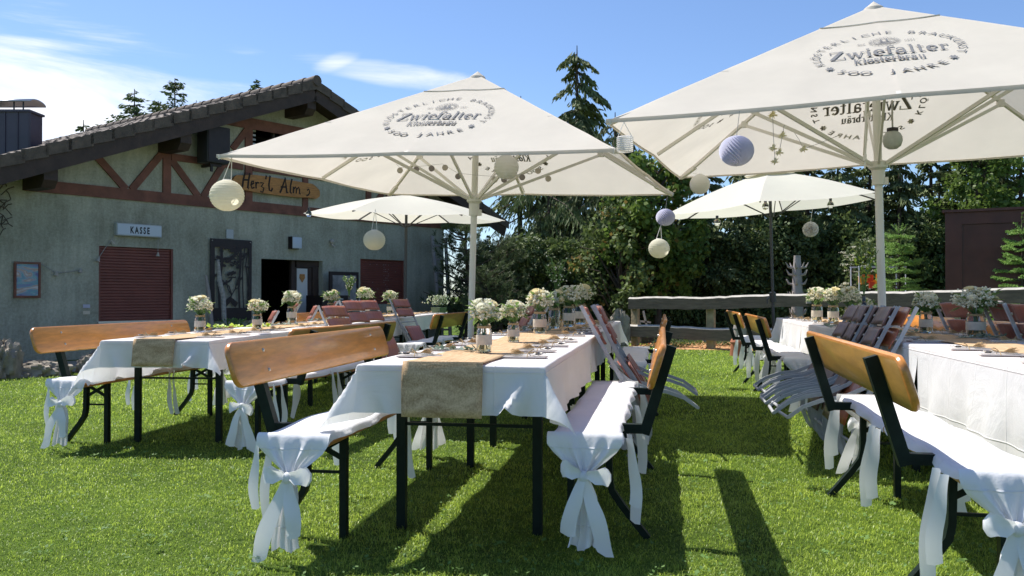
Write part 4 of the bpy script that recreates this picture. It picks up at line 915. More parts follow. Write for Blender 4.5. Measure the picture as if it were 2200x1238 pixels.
# young spruces
def young(label, h, w, seed, x, y):
    t = thing('young_spruce', label, 'tree', (x, y, 0), 0, 'young bright green spruces behind the fence'); g = np.random.default_rng(seed); q = random.Random(seed); m = MB(); C_ = []; D_2 = []
    m.tube([(0, 0, 0), (0, 0, h)], [.04, .008], 6); z = .25
    def twig(a, b, sc=1.0):
        a = Vector(a); b = Vector(b); n = int((b - a).length / .011 * 1.2) + 4; d = (b - a).normalized()
        for i in range(n):
            p = a.lerp(b, (i + q.random()) / n); r = Vector((q.gauss(0, 1), q.gauss(0, 1), q.gauss(.3, 1))); r = (r - d * r.dot(d)).normalized(); e = (d * .8 + r).normalized(); C_.append(tuple(p + e * .014)); D_2.append(tuple(e))
    while z < h - .35:
        tt = z / h; L0 = w * (1 - tt) ** .8 + .05; nb = q.randint(4, 7)
        for k in range(nb):
            a = 2 * PI * k / nb + q.uniform(-.4, .4) + z * 9; L = L0 * q.uniform(.75, 1.1); rise_ = (.28 if tt > .5 else .02) * L + q.uniform(-.16, .18) * L; e = Vector((L * math.cos(a), L * math.sin(a), z + rise_)); b = Vector((0, 0, z)); m.tube([b, e], [.012, .004], 4)
            twig(b.lerp(e, .2), e)
            for j in range(5):
                s = .3 + .14 * j; p = b.lerp(e, s)
                for sd in (-1, 1): la = a + sd * .8; l2 = L * (1 - s) * .75 + .05; twig(p, p + Vector((l2 * math.cos(la), l2 * math.sin(la), -.03 + rise_ * .3)))
        z += (.08 + .07 * tt) * q.uniform(.6, 1.5)
    twig((0, 0, h - .5), (0, 0, h))
    for k in range(4): a = k * 1.6; twig((0, 0, h - .38), (.16 * math.cos(a), .16 * math.sin(a), h - .20))
    c = np.array(C_); d = np.array(D_2); n = len(c); P = faces(c, d, np.full(n, .042), np.full(n, .013), g); v = np.clip(.3 + .5 * g.random(n) + .2 * (c[:, 2] / h), 0, 1)
    quads_mesh('crown', P, v, 'needles_young', t); m.build('trunk', 'bark', t)
young('young bright spruce right of the second umbrella pole', 2.72, .80, 1, px2x(1932, 18.0), 18.0)
young('young light green spruce cut by the right edge before the brown shed', 2.6, .80, 2, px2x(2197, 16.2), 16.2)
# elder with white umbels
t = shrub('elder_bush', 'white flowering elder bush left of the second umbrella pole, behind the fence', 'shrub', 1.1, .8, 2.2, 4500, 91, 'leaves_shrub'); t.location = (px2x(1862, 20), 20, 0); m = MB(); q = random.Random(9)
for k in range(85):
    a = q.uniform(0, 6.28); r = .65 * math.sqrt(q.random()); z = 1.2 + 1.25 * q.random() * (1 - r * .5); c = Vector((r * math.cos(a), r * math.sin(a) * .8, z)); 
    for j in range(16): m.ball(c + Vector((q.gauss(0, .03), q.gauss(0, .03), q.gauss(0, .010))), .011, 4)
m.build('umbels', 'petal_white', t)
# low plants in the mulch bed
for k, (px, Y) in enumerate(((1435, 17.8), (1480, 18.2), (1555, 17.9), (1610, 18.2), (1665, 18.3))):
    t = shrub('bed_plant', f'low green plant in the bark mulch bed, {["leftmost", "second from the left", "middle one", "fourth from the left", "rightmost"][k]}', 'plant', .5, .35, .16, 900, 100 + k, 'leaves_maple' if k % 2 else 'needles_mid', 'low plants in the mulch bed', Ls=.06, ws=.03)
    t.location = (px2x(px, Y), Y, .02); t.scale = (.8, .8, .55)
# ================================================================ TABLES, CLOTHS, BENCHES, CHAIRS
def nth(i, n):
    if i == 0: return 'nearest'
    if i == n - 1: return 'farthest'
    return ORD[i] + ' nearest'
class Row:
    def __init__(s, name, ox, oy, th, n, z):
        s.name = name; s.o = Vector((ox, oy, z)); s.th = R(th); s.n = n; s.z = z
        s.dx = Vector((math.sin(s.th), math.cos(s.th), 0)); s.dl = Vector((-math.cos(s.th), math.sin(s.th), 0))
        s.rz = PI / 2 - s.th
    def p(s, x, y, z=0): return s.o + s.dx * x + s.dl * y + Vector((0, 0, z))
CR = Row('centre', -0.254, 3.593, 9.6, 3, 0)
RR = Row('right', 2.284, 2.734, 10.0, 4, 0)
LR = Row('left', -2.50, 6.19, 4.5, 5, -0.03)
TW, TH = .76, .77

def make_table():
    t = thing('beer_table', '', 'table')
    MB().slab(2.19, TW, .028, .03, .006, Matrix.Translation((0, 0, .752))).build('tabletop', 'board', t)
    for sx in (-1, 1):
        x = sx * .73
        for sy in (-1, 1):
            b = MB().box(x - .018, x + .018, sy * .31 - .021, sy * .31 + .021, 0, .735)
            b.bar((x, sy * .30, .60), (x - sx * .25, sy * .16, .735), .028, .008)
            b.build('leg', 'green_steel', t)
        b = MB().bar((x, -.31, .475), (x, .31, .475), .014, .014)
        b.bar((x, -.30, .62), (x, -.10, .735), .03, .012, up=(1, 0, 0)).bar((x, .30, .62), (x, .10, .735), .03, .012, up=(1, 0, 0))
        b.build('crossbar', 'green_steel', t)
    return t
def cloth_mesh(L, Wd, h0, h1, hr, hl, seed, zoff=0.0, flare=.36):
    """h0/h1: overhang at the near/far end (0: butts against the next), hr/hl: at the right/left side"""
    q = random.Random(seed)
    def axis(half, a, b, step=.05):
        s = []
        if a > .02: s += list(np.linspace(-half - a, -half - .012, max(5, int(a / .022)))) + [-half - .005]
        s += list(np.linspace(-half + .002, half - .002, int(2 * half / step)))
        if b > .02: s += [half + .005] + list(np.linspace(half + .012, half + b, max(5, int(b / .022))))
        return s
    U = axis(L / 2, h0, h1); V = axis(Wd / 2, hr, hl, .022)
    ph = [q.uniform(0, 6) for _ in range(8)]
    def fl_side(w, k, r, h): return .07 +  .06 * math.sin(w * 9 + ph[k]) * min(1, r / h) + .035 * math.sin(w * 23 + ph[k + 4]) * min(1, r / h)
    def pos(u, v):
        a = max(0, abs(u) - L / 2); b = max(0, abs(v) - Wd / 2); su = 1 if u > 0 else -1; sv = 1 if v > 0 else -1
        cu = max(-L / 2, min(L / 2, u)); cv = max(-Wd / 2, min(Wd / 2, v))
        z = TH + zoff + .0012 * math.sin(u * 7 + ph[0]) * math.sin(v * 9 + ph[1])
        if a == 0 and b == 0: return (u, v, z)
        r = math.hypot(a, b); t = math.atan2(b, a)
        hh = max(.12, (h0 if u < 0 else h1) if a > b else (hr if v < 0 else hl))
        wa = math.cos(t) ** 2
        fa = fl_side(cv, 0 if u < 0 else 1, r, hh); fb = fl_side(cu, 2 if v < 0 else 3, r, hh)
        if a == 0: # a gentle swell next to a hanging corner
            e = 0
            for end, hx in ((-1, h0), (1, h1)):
                if hx > .02: e += math.exp(-((end * L / 2 - cu) / .09) ** 2) * .16 - .12 * math.exp(-((end * (L / 2 - .17) - cu) / .06) ** 2)
            fb += e * min(1, r / .2)
        if b == 0:
            e = 0
            for end, hx in ((-1, hr), (1, hl)):
                if hx > .02: e += math.exp(-((end * Wd / 2 - cv) / .05) ** 2) * .16 + (.62 if end < 0 and flare > .3 else .18) * math.exp(-((end * (Wd / 2 - .05 - .45 * r) - cv) / .033) ** 2) - .10 * math.exp(-((end * (Wd / 2 - .20) - cv) / .05) ** 2)
            fa += e * min(1, r / .2)
        edge = min(1, r / .2) * .16 if (a > 0 and b > 0) else 0
        f = fa * wa + fb * (1 - wa) + (flare * math.sin(2 * t) ** 2 + edge if a > 0 and b > 0 else 0)
        f = max(.02, min(.75, f)); rr = max(0, r - .004)
        hor = .006 + f * rr; dz = rr * math.sqrt(1 - f * f)
        return (cu + su * math.cos(t) * hor, cv + sv * math.sin(t) * hor, z - .003 - dz)
    m = MB(); nu = len(U); v = [pos(u, w) for w in V for u in U]
    f = [(j * nu + i, j * nu + i + 1, (j + 1) * nu + i + 1, (j + 1) * nu + i) for j in range(len(V) - 1) for i in range(nu - 1)]
    return m.add(v, f)
def make_cloth(row, i, h0, h1, hr, hl, label, seed, cx, L=2.2, zoff=0.0):
    o = cloth_mesh(L, TW + .012, h0, h1, hr, hl, seed, zoff, .36 if i == 0 else .12).build('tablecloth', 'cloth', None, ang=70)
    o.location = row.p(cx, 0); o.rotation_euler = (0, 0, row.rz)
    return tag(o, label, 'tablecloth', 'white tablecloths on the table rows')
table0 = make_table(); first = True
GT = 'beer tables set end to end in rows'
CL = {('centre', 0): (.20, 0, .24, .24), ('centre', 1): (0, 0, .22, .26), ('centre', 2): (0, .22, .24, .24),
      ('right', 0): (.22, 0, .30, .40), ('right', 1): (0, 0, .30, .38), ('right', 2): (0, 0, .30, .30), ('right', 3): (0, .25, .30, .34),
      ('left', 0): (.19, 0, .22, .30)}
for row in (CR, RR, LR):
    for i in range(row.n):
        lab = f'folding table with dark green legs under white cloth, {nth(i, row.n)} in the {row.name} row'
        p = row.p(i * 2.2 + 1.1, 0)
        if first: t = table0; first = False; t['label'] = lab; t['group'] = GT; t.location = p; t.rotation_euler = (0, 0, row.rz)
        else: t = copy_tree(table0, lab, p, row.rz, GT)
        h = CL.get((row.name, i)) or (0, .2 if i == row.n - 1 else 0, .24, .26)
        make_cloth(row, i, *h, f'white tablecloth hanging over the {nth(i, row.n)} table of the {row.name} row', 10 * i + ord(row.name[0]), i * 2.2 + 1.1 + (.0 if i == 0 else -.01), 2.2, .0022 * (i % 2) + .001)
# burlap runners
def make_runner(row, x0, x1, over, label, wd=.31, yo=0.0):
    q = random.Random(int(x0 * 10) + ord(row.name[0])); a, b = q.uniform(0, 6), q.uniform(0, 6)
    S = ([-over + over * k / 6 for k in range(6)] if over else []) + [0.0, .012] + list(np.linspace(.05, x1 - x0, int((x1 - x0) / .06)))
    def pos(s, t):
        w = (t - .5) * wd * (1 + .015 * math.sin(s * 14 + a)) + .006 * math.sin(s * 5 + b) + yo
        if s < 0: return (-.020 - .16 * (-s) - .004 * math.sin(t * 9 + a) * (-s / over), w * (1 + .06 * (-s)), TH + .009 + s)
        if s == 0: return (-.010, w, TH + .014)
        return (s, w, TH + .0105 + .002 * math.sin(s * 11 + t * 5 + a))
    m = MB(); n = 13; v = [pos(s, k / (n - 1)) for s in S for k in range(n)]
    m.add(v, [(j * n + i, j * n + i + 1, (j + 1) * n + i + 1, (j + 1) * n + i) for j in range(len(S) - 1) for i in range(n - 1)])
    o = m.build('burlap_runner', 'burlap', None, ang=60, solid=.003); o.location = row.p(x0, 0); o.rotation_euler = (0, 0, row.rz)
    tag(o, label, 'table runner', 'burlap runners along the tables'); return o
make_runner(CR, 0, 6.5, .215, 'burlap runner along the centre row, its end hanging over the near table edge', .33, .02)
make_runner(RR, 0, 8.7, .2, 'burlap runner lying along the white tables of the right row')
make_runner(LR, 0, 10.9, .185, 'burlap runner along the left row, near end hanging in front of white cloth', .30)

# ---------------------------------------------------------------- bench with backrest, covers and bows
def ribbon_strip(m, top, bot, w0, w1, n, sway=(0, 0), face='x', ph=0.0, th=.0018):
    """a hanging ribbon from top to bot; width lies along local y (face='x') or local x (face='y')"""
    P = []; Ws = []
    for k in range(n + 1):
        t = k / n; p = Vector(top).lerp(Vector(bot), t)
        p += Vector((sway[0], sway[1], 0)) * (math.sin(t * PI) + .25 * math.sin(t * 3 * PI + ph)); P.append(p); Ws.append(w0 + (w1 - w0) * min(1, t * 2.2))
    wd = Vector((0, 1, 0)) if face == 'x' else Vector((1, 0, 0))
    nn = Vector((1, 0, 0)) if face == 'x' else Vector((0, 1, 0))
    if face == 'd': wd = Vector((.45, .89, 0)); nn = Vector((.89, -.45, 0))
    v = []; f = []
    for k, p in enumerate(P):
        tw = .25 * math.sin(ph + k * .5); a = wd * math.cos(tw) + nn * math.sin(tw)
        e = .012 * (w1 / .05) if k == n else 0
        v += [p - a * Ws[k] / 2, p - nn * .003, p + a * Ws[k] / 2 + Vector((0, 0, e))]
    for k in range(n): f += [(3 * k, 3 * k + 1, 3 * k + 4, 3 * k + 3), (3 * k + 1, 3 * k + 2, 3 * k + 5, 3 * k + 4)]
    m.add(v, f)
def gather(e, sx, seed):
    """end of the seat cover pulled together under the seat end at x=e and falling in pleats"""
    q = random.Random(seed); ph = q.uniform(0, 6); m = MB(); nu = 44
    lev = [(0, .150, .503, .0, 0), (.0, .151, .500, .012, 0), (.0, .152, .485, .022, .1), (0, .150, .46, .030, .3), (0, .128, .43, .040, .7), (0, .092, .40, .046, 1),
           (0, .055, .37, .050, 1), (0, .028, .345, .052, 1), (0, .024, .325, .054, 1), (0, .034, .30, .056, 1), (0, .046, .26, .060, 1.1), (0, .052, .20, .064, 1.2), (0, .057, .14, .068, 1.3), (0, .062, .085, .070, 1.4), (0, .064, .055, .070, 1.4)]
    v = []
    for j, (_, hw, z, dx, am) in enumerate(lev):
        for i in range(nu + 1):
            s = i / nu * 2 - 1
            pl = math.sin(s * 11 + ph) + .5 * math.sin(s * 19 + ph * 2)
            sag = 0
            if 3 <= j <= 7: sag = -.035 * (s * s) * (1 - abs(j - 5) / 3) + .03 * (abs(s)) * (1 - abs(j - 5) / 3)
            xx = e + sx * (dx + am * (.011 * pl if j < 7 else .007 * pl)) - sx * (.02 * s * s if j in (4, 5, 6) else 0)
            yy = hw * (s + (.06 * math.sin(s * 14 + ph) if j > 8 else 0)) + (.01 * math.sin(j * .6 + ph) if j > 8 else 0)
            zz = z + sag + (.012 * math.sin(s * 5 + ph) if j == len(lev) - 1 else 0)
            v.append((xx, yy, zz))
    f = [(j * (nu + 1) + i, j * (nu + 1) + i + 1, (j + 1) * (nu + 1) + i + 1, (j + 1) * (nu + 1) + i) for j in range(len(lev) - 1) for i in range(nu)]
    return m.add(v, f)
def bow(e, sx, seed):
    q = random.Random(seed); m = MB(); x = e + sx * .066; z0 = .335
    m.ball((x, 0, z0), .024, 8, sq=1.1)
    for sd in (-1, 1):
        dr = q.uniform(-.15, .9); Lp = q.uniform(.085, .115)
        ctr = [(0, 0, .018), (.2, .018, .032), (.5, .036, .054), (.8, .034, .066), (.97, .018, .068), (1.0, -.004, .064), (.85, -.014, .058), (.55, -.010, .046), (.25, -.004, .03), (0, -.002, .018)]
        v = []
        for (t, dx, w) in ctr:
            y = sd * Lp * t; z = z0 + .03 * math.sin(t * 2.2) - dr * Lp * t * .7
            for k in (-1, -.4, .4, 1): v.append((x + sx * (dx + .010 * (k * k)), y - sd * .012 * k * k * t, z + k * w / 2 + .006 * math.sin(t * 9)))
        m.add(v, [(4 * a + b, 4 * a + b + 1, 4 * a + b + 5, 4 * a + b + 4) for a in range(len(ctr) - 1) for b in range(3)])
    ribbon_strip(m, (x + sx * .01, 0, z0), (x + sx * .045, q.uniform(.03, .06), q.uniform(.07, .13)), .03, .062, 12, (sx * .01, .01), 'x', q.uniform(0, 6))
    ribbon_strip(m, (x + sx * .01, 0, z0), (x + sx * .04, -q.uniform(.07, .13), q.uniform(.01, .04)), .03, .066, 12, (sx * .012, -.008), 'x', q.uniform(0, 6))
    return m
def make_bench(seed, ncov=2, bowsides=(-1, 1)):
    q = random.Random(seed); t = thing('beer_bench', '', 'bench')
    MB().slab(2.2, .255, .027, .03, .006, Matrix.Translation((0, 0, .4565))).build('seat', 'seat_board', t)
    tl = R(17); B = Vector((0, -.285, .765)); Mb = Fm(B, (1, 0, 0), (0, -math.sin(tl), math.cos(tl)))
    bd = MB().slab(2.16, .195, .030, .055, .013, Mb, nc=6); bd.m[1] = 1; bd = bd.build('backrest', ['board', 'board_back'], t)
    for sx in (-1, 1):
        for dz in (-.045, .045):
            c = Mb @ Vector((sx * .77 + q.uniform(-.01, .01), dz, -.0155)); MB().ball((0, 0, 0), .0085, 6).build('bolt', 'bolt', bd, loc=c)
    for sx in (-1, 1):
        x = sx * .77; n = Vector((0, -math.cos(tl), -math.sin(tl)))
        up = Vector((0, -math.sin(tl), math.cos(tl)))
        top = B + n * .0385 + up * .085 + Vector((x, 0, 0)); bot = top - up * .40
        b = MB().bar(top, bot, .045, .045, up=(0, 1, 0)); b.build('back_post', 'green_steel', t)
        b = MB().bar(bot + Vector((0, -.02, .022)), (x, .02, bot.z + .022), .04, .04)
        b.build('bracket', 'green_steel', t)
        b = MB().box(x - .02, x + .02, .075, .105, 0, .442); b.build('front_leg', 'green_steel', t)
        b = MB().path([(x, -.075, .442), (x, -.08, .25), (x, -.09, .20), (x, -.135, .135), (x, -.245, 0)], .04, .028, up=(0, 1, 0)); b.build('rear_leg', 'green_steel', t)
        b = MB().bar((x, -.08, .285), (x, .09, .285), .012, .012)
        b.bar((x + .003, -.08, .34), (x + .003, .10, .44), .022, .008, up=(1, 0, 0)).bar((x - .003, .09, .34), (x - .003, -.10, .44), .022, .008, up=(1, 0, 0))
        b.build('brace', 'green_steel', t)
    Lc = 2.2 / ncov
    for k in range(ncov):
        x0 = -1.1 + k * Lc; x1 = x0 + Lc; ph = q.uniform(0, 6)
        def top(u, v, x0=x0, x1=x1, ph=ph):
            x = x0 + .004 + (x1 - x0 - .008) * u; s = v * 2 - 1
            y = math.copysign(min(abs(s) * .175, .138), s); over = max(0, abs(s) * .175 - .138)
            edge = min(u, 1 - u) * (x1 - x0)
            z = .500 + .006 * math.sin(x * 9 + ph) * math.sin(y * 14) * (1 if edge > .03 else 0) - over * .75 - (.012 if edge < .01 else 0) - .008 * (s ** 4)
            y += math.copysign(.010 * (1 + math.sin(x * 17 + ph)) * over / .04, s) if over > 0 else 0
            return (x, y, z)
        c = MB().grid(top, 40, 16).build('seat_cover', 'cover', t, ang=80)
        if k == 0 and -1 in bowsides or k == ncov - 1 and 1 in bowsides:
            sx = -1 if k == 0 else 1
            gather(sx * 1.1, sx, seed * 3 + k).build('gathered_end', 'cover', c, ang=80)
            bow(sx * 1.1, sx, seed * 5 + k).build('bow', 'ribbon', c, ang=60)
        for (xx, yy) in (((x0 + .05), -.17), ((x1 - .05), -.172), (x0 + .16 if k == 0 else 9, -.168), (x1 - .16 if k == ncov - 1 else 9, -.168), (x0 + .03, .16), (x1 - .03, .16)):
            if abs(xx) < 2 and (abs(xx) > .9 and yy < 0 or abs(xx) < .3):
                r = MB(); ribbon_strip(r, (xx, yy, .475), (xx + q.uniform(-.03, .03), yy + (-.03 if yy < 0 else .02), q.uniform(.08, .20)), .028, .05, 10, (.004, -.012), 'd', q.uniform(0, 2)); r.build('tie_ribbon', 'ribbon', c, ang=60)
    return t
GB = 'benches with wooden backrests and white seat covers'
bench_a = make_bench(3); bench_b = make_bench(8)
def place_bench(src, cx, cy, deg, side, z, label, first=False):
    """side: 'L' faces right (+X), 'R' faces left; deg: direction of its length from +Y towards +X"""
    rz = (-PI / 2 - R(deg)) if side == 'L' else (PI / 2 - R(deg))
    if first:
        o = src; o.location = (cx, cy, z); o.rotation_euler = (0, 0, rz); o['label'] = label; o['group'] = GB; return o
    return copy_tree(src, label, (cx, cy, z), rz, GB)
# centre row
def seat_from_back(bx, by, deg, side):                       # centre of the seat from the centre of the backrest's top edge
    s = .315 * (1 if side == 'L' else -1); return bx + math.cos(R(deg)) * s, by - math.sin(R(deg)) * s
def bench(src, n0, n1, side, z, label, first=False):
    (x0, y0), (x1, y1) = n0, n1; deg = math.degrees(math.atan2(x1 - x0, y1 - y0)); c = seat_from_back((x0 + x1) / 2, (y0 + y1) / 2, deg, side)
    return place_bench(src, c[0], c[1], deg, side, z, label, first)
bench(bench_a, (-1.18, 3.60), (-.855, 5.76), 'L', 0, 'bench with orange backrest left of the near centre table, white bow at its end', True)
bench(bench_b, (.605, 3.52), (.975, 5.68), 'R', 0, 'bench with white seat cover and big bow right of the near centre table', True)
bench(bench_a, (1.30, 7.45), (1.66, 9.60), 'R', 0, 'bench right of the far end of the centre row, its grey-white seat in shade')
bench(bench_a, (1.255, 2.86), (1.66, 4.98), 'L', 0, 'nearest bench of the right row, backrest seen from behind at the right edge')
bench(bench_b, (2.27, 7.95), (2.66, 10.1), 'L', 0, 'bench left of the far right tables with gathered white cover and small bow')
bench(bench_a, (2.66, 10.35), (3.03, 12.5), 'L', 0, 'farthest bench on the left side of the right row, by the fence')
bench(bench_b, (-3.42, 6.25), (-3.09, 8.40), 'L', -.03, 'bench with long orange backrest left of the near left table')
bench(bench_a, (-1.50, 6.0), (-1.06, 8.12), 'R', -.03, 'bench right of the left row, standing behind the near orange bench')
bench(bench_b, (-.955, 10.9), (-.63, 13.0), 'R', -.03, 'bench with olive looking backrest right of the far left tables')
bench(bench_a, (-2.88, 11.4), (-2.70, 13.5), 'L', -.03, 'far bench on the left side of the left row among brown chairs')
bench(bench_b, (3.93, 7.85), (4.28, 9.95), 'R', 0, 'bright orange backrest bench behind the right row vases')
bench(bench_a, (3.55, 5.3), (3.9, 7.4), 'R', 0, 'bench on the right side of the right row near the brown chairs')

# ---------------------------------------------------------------- folded chairs leaning on the tables
def make_chair(wood, flat=False):
    t = thing('folding_chair', '', 'chair')
    prof = [(-.085, .985), (-.02, .86), (.055, .72), (.15, .55), (.235, .40), (.285, .27), (.29, .15), (.25, .05), (.21, 0)]
    def on(z):
        for (y0, z0), (y1, z1) in zip(prof, prof[1:]):
            if z1 <= z <= z0: return y0 + (y1 - y0) * (z - z0) / (z1 - z0)
        return 0
    for sx in (-1, 1):
        w = [.022, .022, .024, .028, .034, .036, .034, .03, .026]
        MB().path([(sx * .195, y, z) for y, z in prof], w, .012, up=(1, 0, 0)).build('frame_rail', 'grey_steel', t, ang=50)
        if flat: MB().path([(sx * .178, .10, .64), (sx * .178, .20, .52), (sx * .178, .28, .38), (sx * .178, .325, .26), (sx * .178, .33, .14), (sx * .178, .29, .03)], [.020, .022, .024, .024, .022, .02], .012, up=(1, 0, 0)).build('back_leg', 'grey_steel', t, ang=50)
        else: MB().path([(sx * .178, .10, .60), (sx * .178, .22, .50), (sx * .178, .34, .445), (sx * .178, .47, .425), (sx * .178, .58, .385), (sx * .178, .67, .32)], [.020, .022, .024, .024, .022, .02], .012, up=(1, 0, 0)).build('back_leg', 'grey_steel', t, ang=50)
    for (za, zb) in ((.975, .865), (.845, .735)):
        def sl(u, v, za=za, zb=zb):
            z = za + (zb - za) * v; x = (u * 2 - 1) * .182; y = on(z) + .030 - .038 * (1 - (u * 2 - 1) ** 2); return (x, y, z + .006 * (1 - (u * 2 - 1) ** 2))
        o = MB().grid(sl, 10, 4).build('back_slat', wood, t, ang=60, solid=.010)
    def st(u, v):
        z = .60 - .33 * v; x = (u * 2 - 1) * .165 * (1 - .15 * v); return (x, on(z) + .045 + .012 * math.sin(v * PI), z)
    MB().grid(st, 8, 8).build('seat', wood, t, ang=60, solid=.012)
    b = MB().tube([(-.178, .29, .03), (.178, .29, .03)] if flat else [(-.178, .67, .32), (.178, .67, .32)], .010).tube([(-.19, on(.66), .66), (.19, on(.66), .66)], .008).tube([(-.19, .29, .17), (.19, .29, .17)], .010)
    b.build('crossbar', 'grey_steel', t)
    for sx in (-1, 1):
        for z in (.92, .79): MB().ball((0, 0, 0), .010, 5).build('rivet', 'bolt', t, loc=(sx * .185, on(z) + .012, z))
    return t
GC = 'folded wooden chairs leaning against the table rows'
ch_a = make_chair('chair_wood'); ch_b = make_chair('chair_wood_dark'); ch_c = make_chair('chair_wood_red'); ch_d = make_chair('chair_wood', True); used = set()
def chair(src, row, x, side, label, turn=0.0, off=0.0, z=0.0, lean=0.0):
    y = (TW / 2 + .02 + off) * (1 if side == 'left' else -1)
    rz = row.rz + (0 if side == 'left' else PI) + R(turn); p = row.p(x, y); p.z += z
    if src.name not in used:
        used.add(src.name); o = src; o['label'] = label; o['group'] = GC; o.location = p
    else: o = copy_tree(src, label, p, None, GC)
    o.rotation_euler = (R(lean), 0, rz)
    return o
for k, (x, tn, s, of) in enumerate([(2.50, 6, ch_a, 0), (2.68, 3, ch_d, .03), (2.95, 5, ch_d, .0), (3.12, 2, ch_d, .02), (3.30, 0, ch_a, .04)]):
    chair(s, CR, x, 'right', f'folded chair leaning right of the centre row, {nth(k, 5)} of the bunch', tn, of, 0, rnd.uniform(-3, 3))
cols = ['red wood', 'dark wood', 'dark wood', 'brown wood', 'dark wood', 'brown wood', 'dark wood']
for k, (x, tn, s, of) in enumerate([(2.72, 4, ch_c, 0), (2.92, -2, ch_b, .03), (3.15, 3, ch_b, .0), (3.38, 0, ch_b, .04), (3.62, -4, ch_b, .02), (3.86, 2, ch_b, .01), (4.1, 0, ch_b, .03)]):
    chair(s, RR, x, 'left', f'folded {cols[k]} chair leaning left of the right row, {nth(k, 7)} of seven', tn, of, 0, rnd.uniform(-3, 3))
for k, (x, tn) in enumerate([(3.1, -24), (3.85, -20), (4.6, -20), (6.5, -26)]):
    chair(ch_d, LR, x, 'right', ['folded brown chair leaning low against the left row, leftmost of the four', 'folded brown chair leaning on the left row, second of the four', 'folded brown chair leaning on the left row beside a white jar bouquet', 'tall folded chair standing apart with long ladder legs showing, at the left row'][k], tn, .03, [0, .05, .05, .06][k])
for k, (x, tn) in enumerate([(3.5, 24), (4.3, 20), (5.0, 22), (5.9, 18), (6.7, 16)]):
    chair(ch_a, LR, x, 'left', f'shiny red-brown chair on the far side of the left row, {nth(k, 5)} of five', tn, .04, [-.06, .03, -.02, .03, .05][k])
for k, (x, tn, s) in enumerate([(5.1, 20, ch_a), (5.5, 14, ch_a), (6.1, 12, ch_a)]):
    chair(s, CR, x, 'left', f'folded brown chair left of the centre row behind jars, {nth(k, 3)} of three', tn, .05)
for k, (x, tn, s) in enumerate([(2.75, 22, ch_a), (3.15, 22, ch_a), (4.2, 24, ch_a)]):
    chair(s, RR, x, 'right', f'brown slatted chair beyond the right row tables, {nth(k, 3)} of three', tn, .05, .02)
# ================================================================ TABLE SETTINGS, JARS AND FLOWERS
def make_setting(seed):
    q = random.Random(seed); t = thing('place_setting', '', 'cutlery')
    MB().slab(.205, .085, .006, .004, .0015, Matrix.Translation((0, 0, .003))).build('napkin', 'napkin', t)
    m = MB(); y = -.018 + q.uniform(-.004, .004); z = .009
    m.path([(-.085, y, z), (-.01, y + .002, z + .002), (.03, y + .002, z + .004)], [.009, .005, .006], .002)
    m.path([(.03, y + .002, z + .004), (.045, y + .002, z + .002), (.055, y + .002, z + .003)], [.006, .02, .022], .0015)
    for k in range(4): m.path([(.055, y - .006 + k * .0055, z + .003), (.10, y - .006 + k * .0055, z + .010)], .0028, .0015)
    m.build('fork', 'steel', t)
    m = MB(); y = .012 + q.uniform(-.004, .004)
    m.path([(-.10, y, z), (-.01, y - .004, z + .001)], .012, .004); m.path([(-.01, y - .004, z + .002), (.04, y - .007, z + .002), (.10, y - .010, z + .002)], [.010, .018, .008], .0012)
    m.build('knife', 'steel', t)
    m = MB(); m.path([(-.06, -.002, z + .004), (.04, .0, z + .008)], [.008, .005], .002)
    m.grid(lambda u, v: (.04 + .05 * u, (v - .5) * .034 * math.sin(PI * (.06 + .9 * u)) ** .7, z + .012 - .012 * math.sin(PI * u) * (1 - (2 * v - 1) ** 2)), 8, 6)
    m.build('spoon', 'steel', t)
    m = MB(); x = .02
    m.tube([(x, -.044, .004), (x, -.02, .019), (x + .003, 0, .022), (x, .02, .019), (x, .044, .004)], .0022, 6)
    for s in (-1, 1): m.tube([(x, 0, .022), (x + .02, s * .014, .036), (x + .026, s * .026, .024), (x + .005, s * .01, .021)], .0016, 5)
    m.build('twine_bow', 'twine', t)
    m = MB()
    for k in range(60):
        a = q.uniform(-.5, .5); L = q.uniform(.03, .065); b = Vector((-.0, q.uniform(-.01, .01), .018))
        e = b + Vector((-L * math.cos(a), L * math.sin(a), q.uniform(-.004, .022)))
        m.bar(b, e, .004, .0012)
    m.tube([(0, 0, .018), (.06, .004, .02)], .0015, 5)
    m.build('dried_grass_tuft', 'dried', t)
    return t
set_a = make_setting(1); set_b = make_setting(2); GS = 'napkin and cutlery settings along the tables'; fs = {id(set_a): True, id(set_b): True}
for row in (CR, RR, LR):
    n = row.n * 4
    for side in (1, -1):
        for k in range(n):
            x = .42 + (k // 4) * 2.2 + (k % 4) * .47 + rnd.uniform(-.03, .03); src = set_a if rnd.random() < .5 else set_b
            lab = f'napkin with tied cutlery on the {"left" if side > 0 else "right"} edge of the {row.name} row, {nth(k, n)}'
            p = row.p(x, side * .235 + rnd.uniform(-.01, .01), TH + .0055)
            rz = row.rz + (PI / 2 if side > 0 else -PI / 2) + R(rnd.uniform(-9, 9))
            if fs.get(id(src)): fs[id(src)] = False; o = src; o['label'] = lab; o['group'] = GS; o.location = p; o.rotation_euler = (0, 0, rz)
            else: o = copy_tree(src, lab, p, rz, GS)

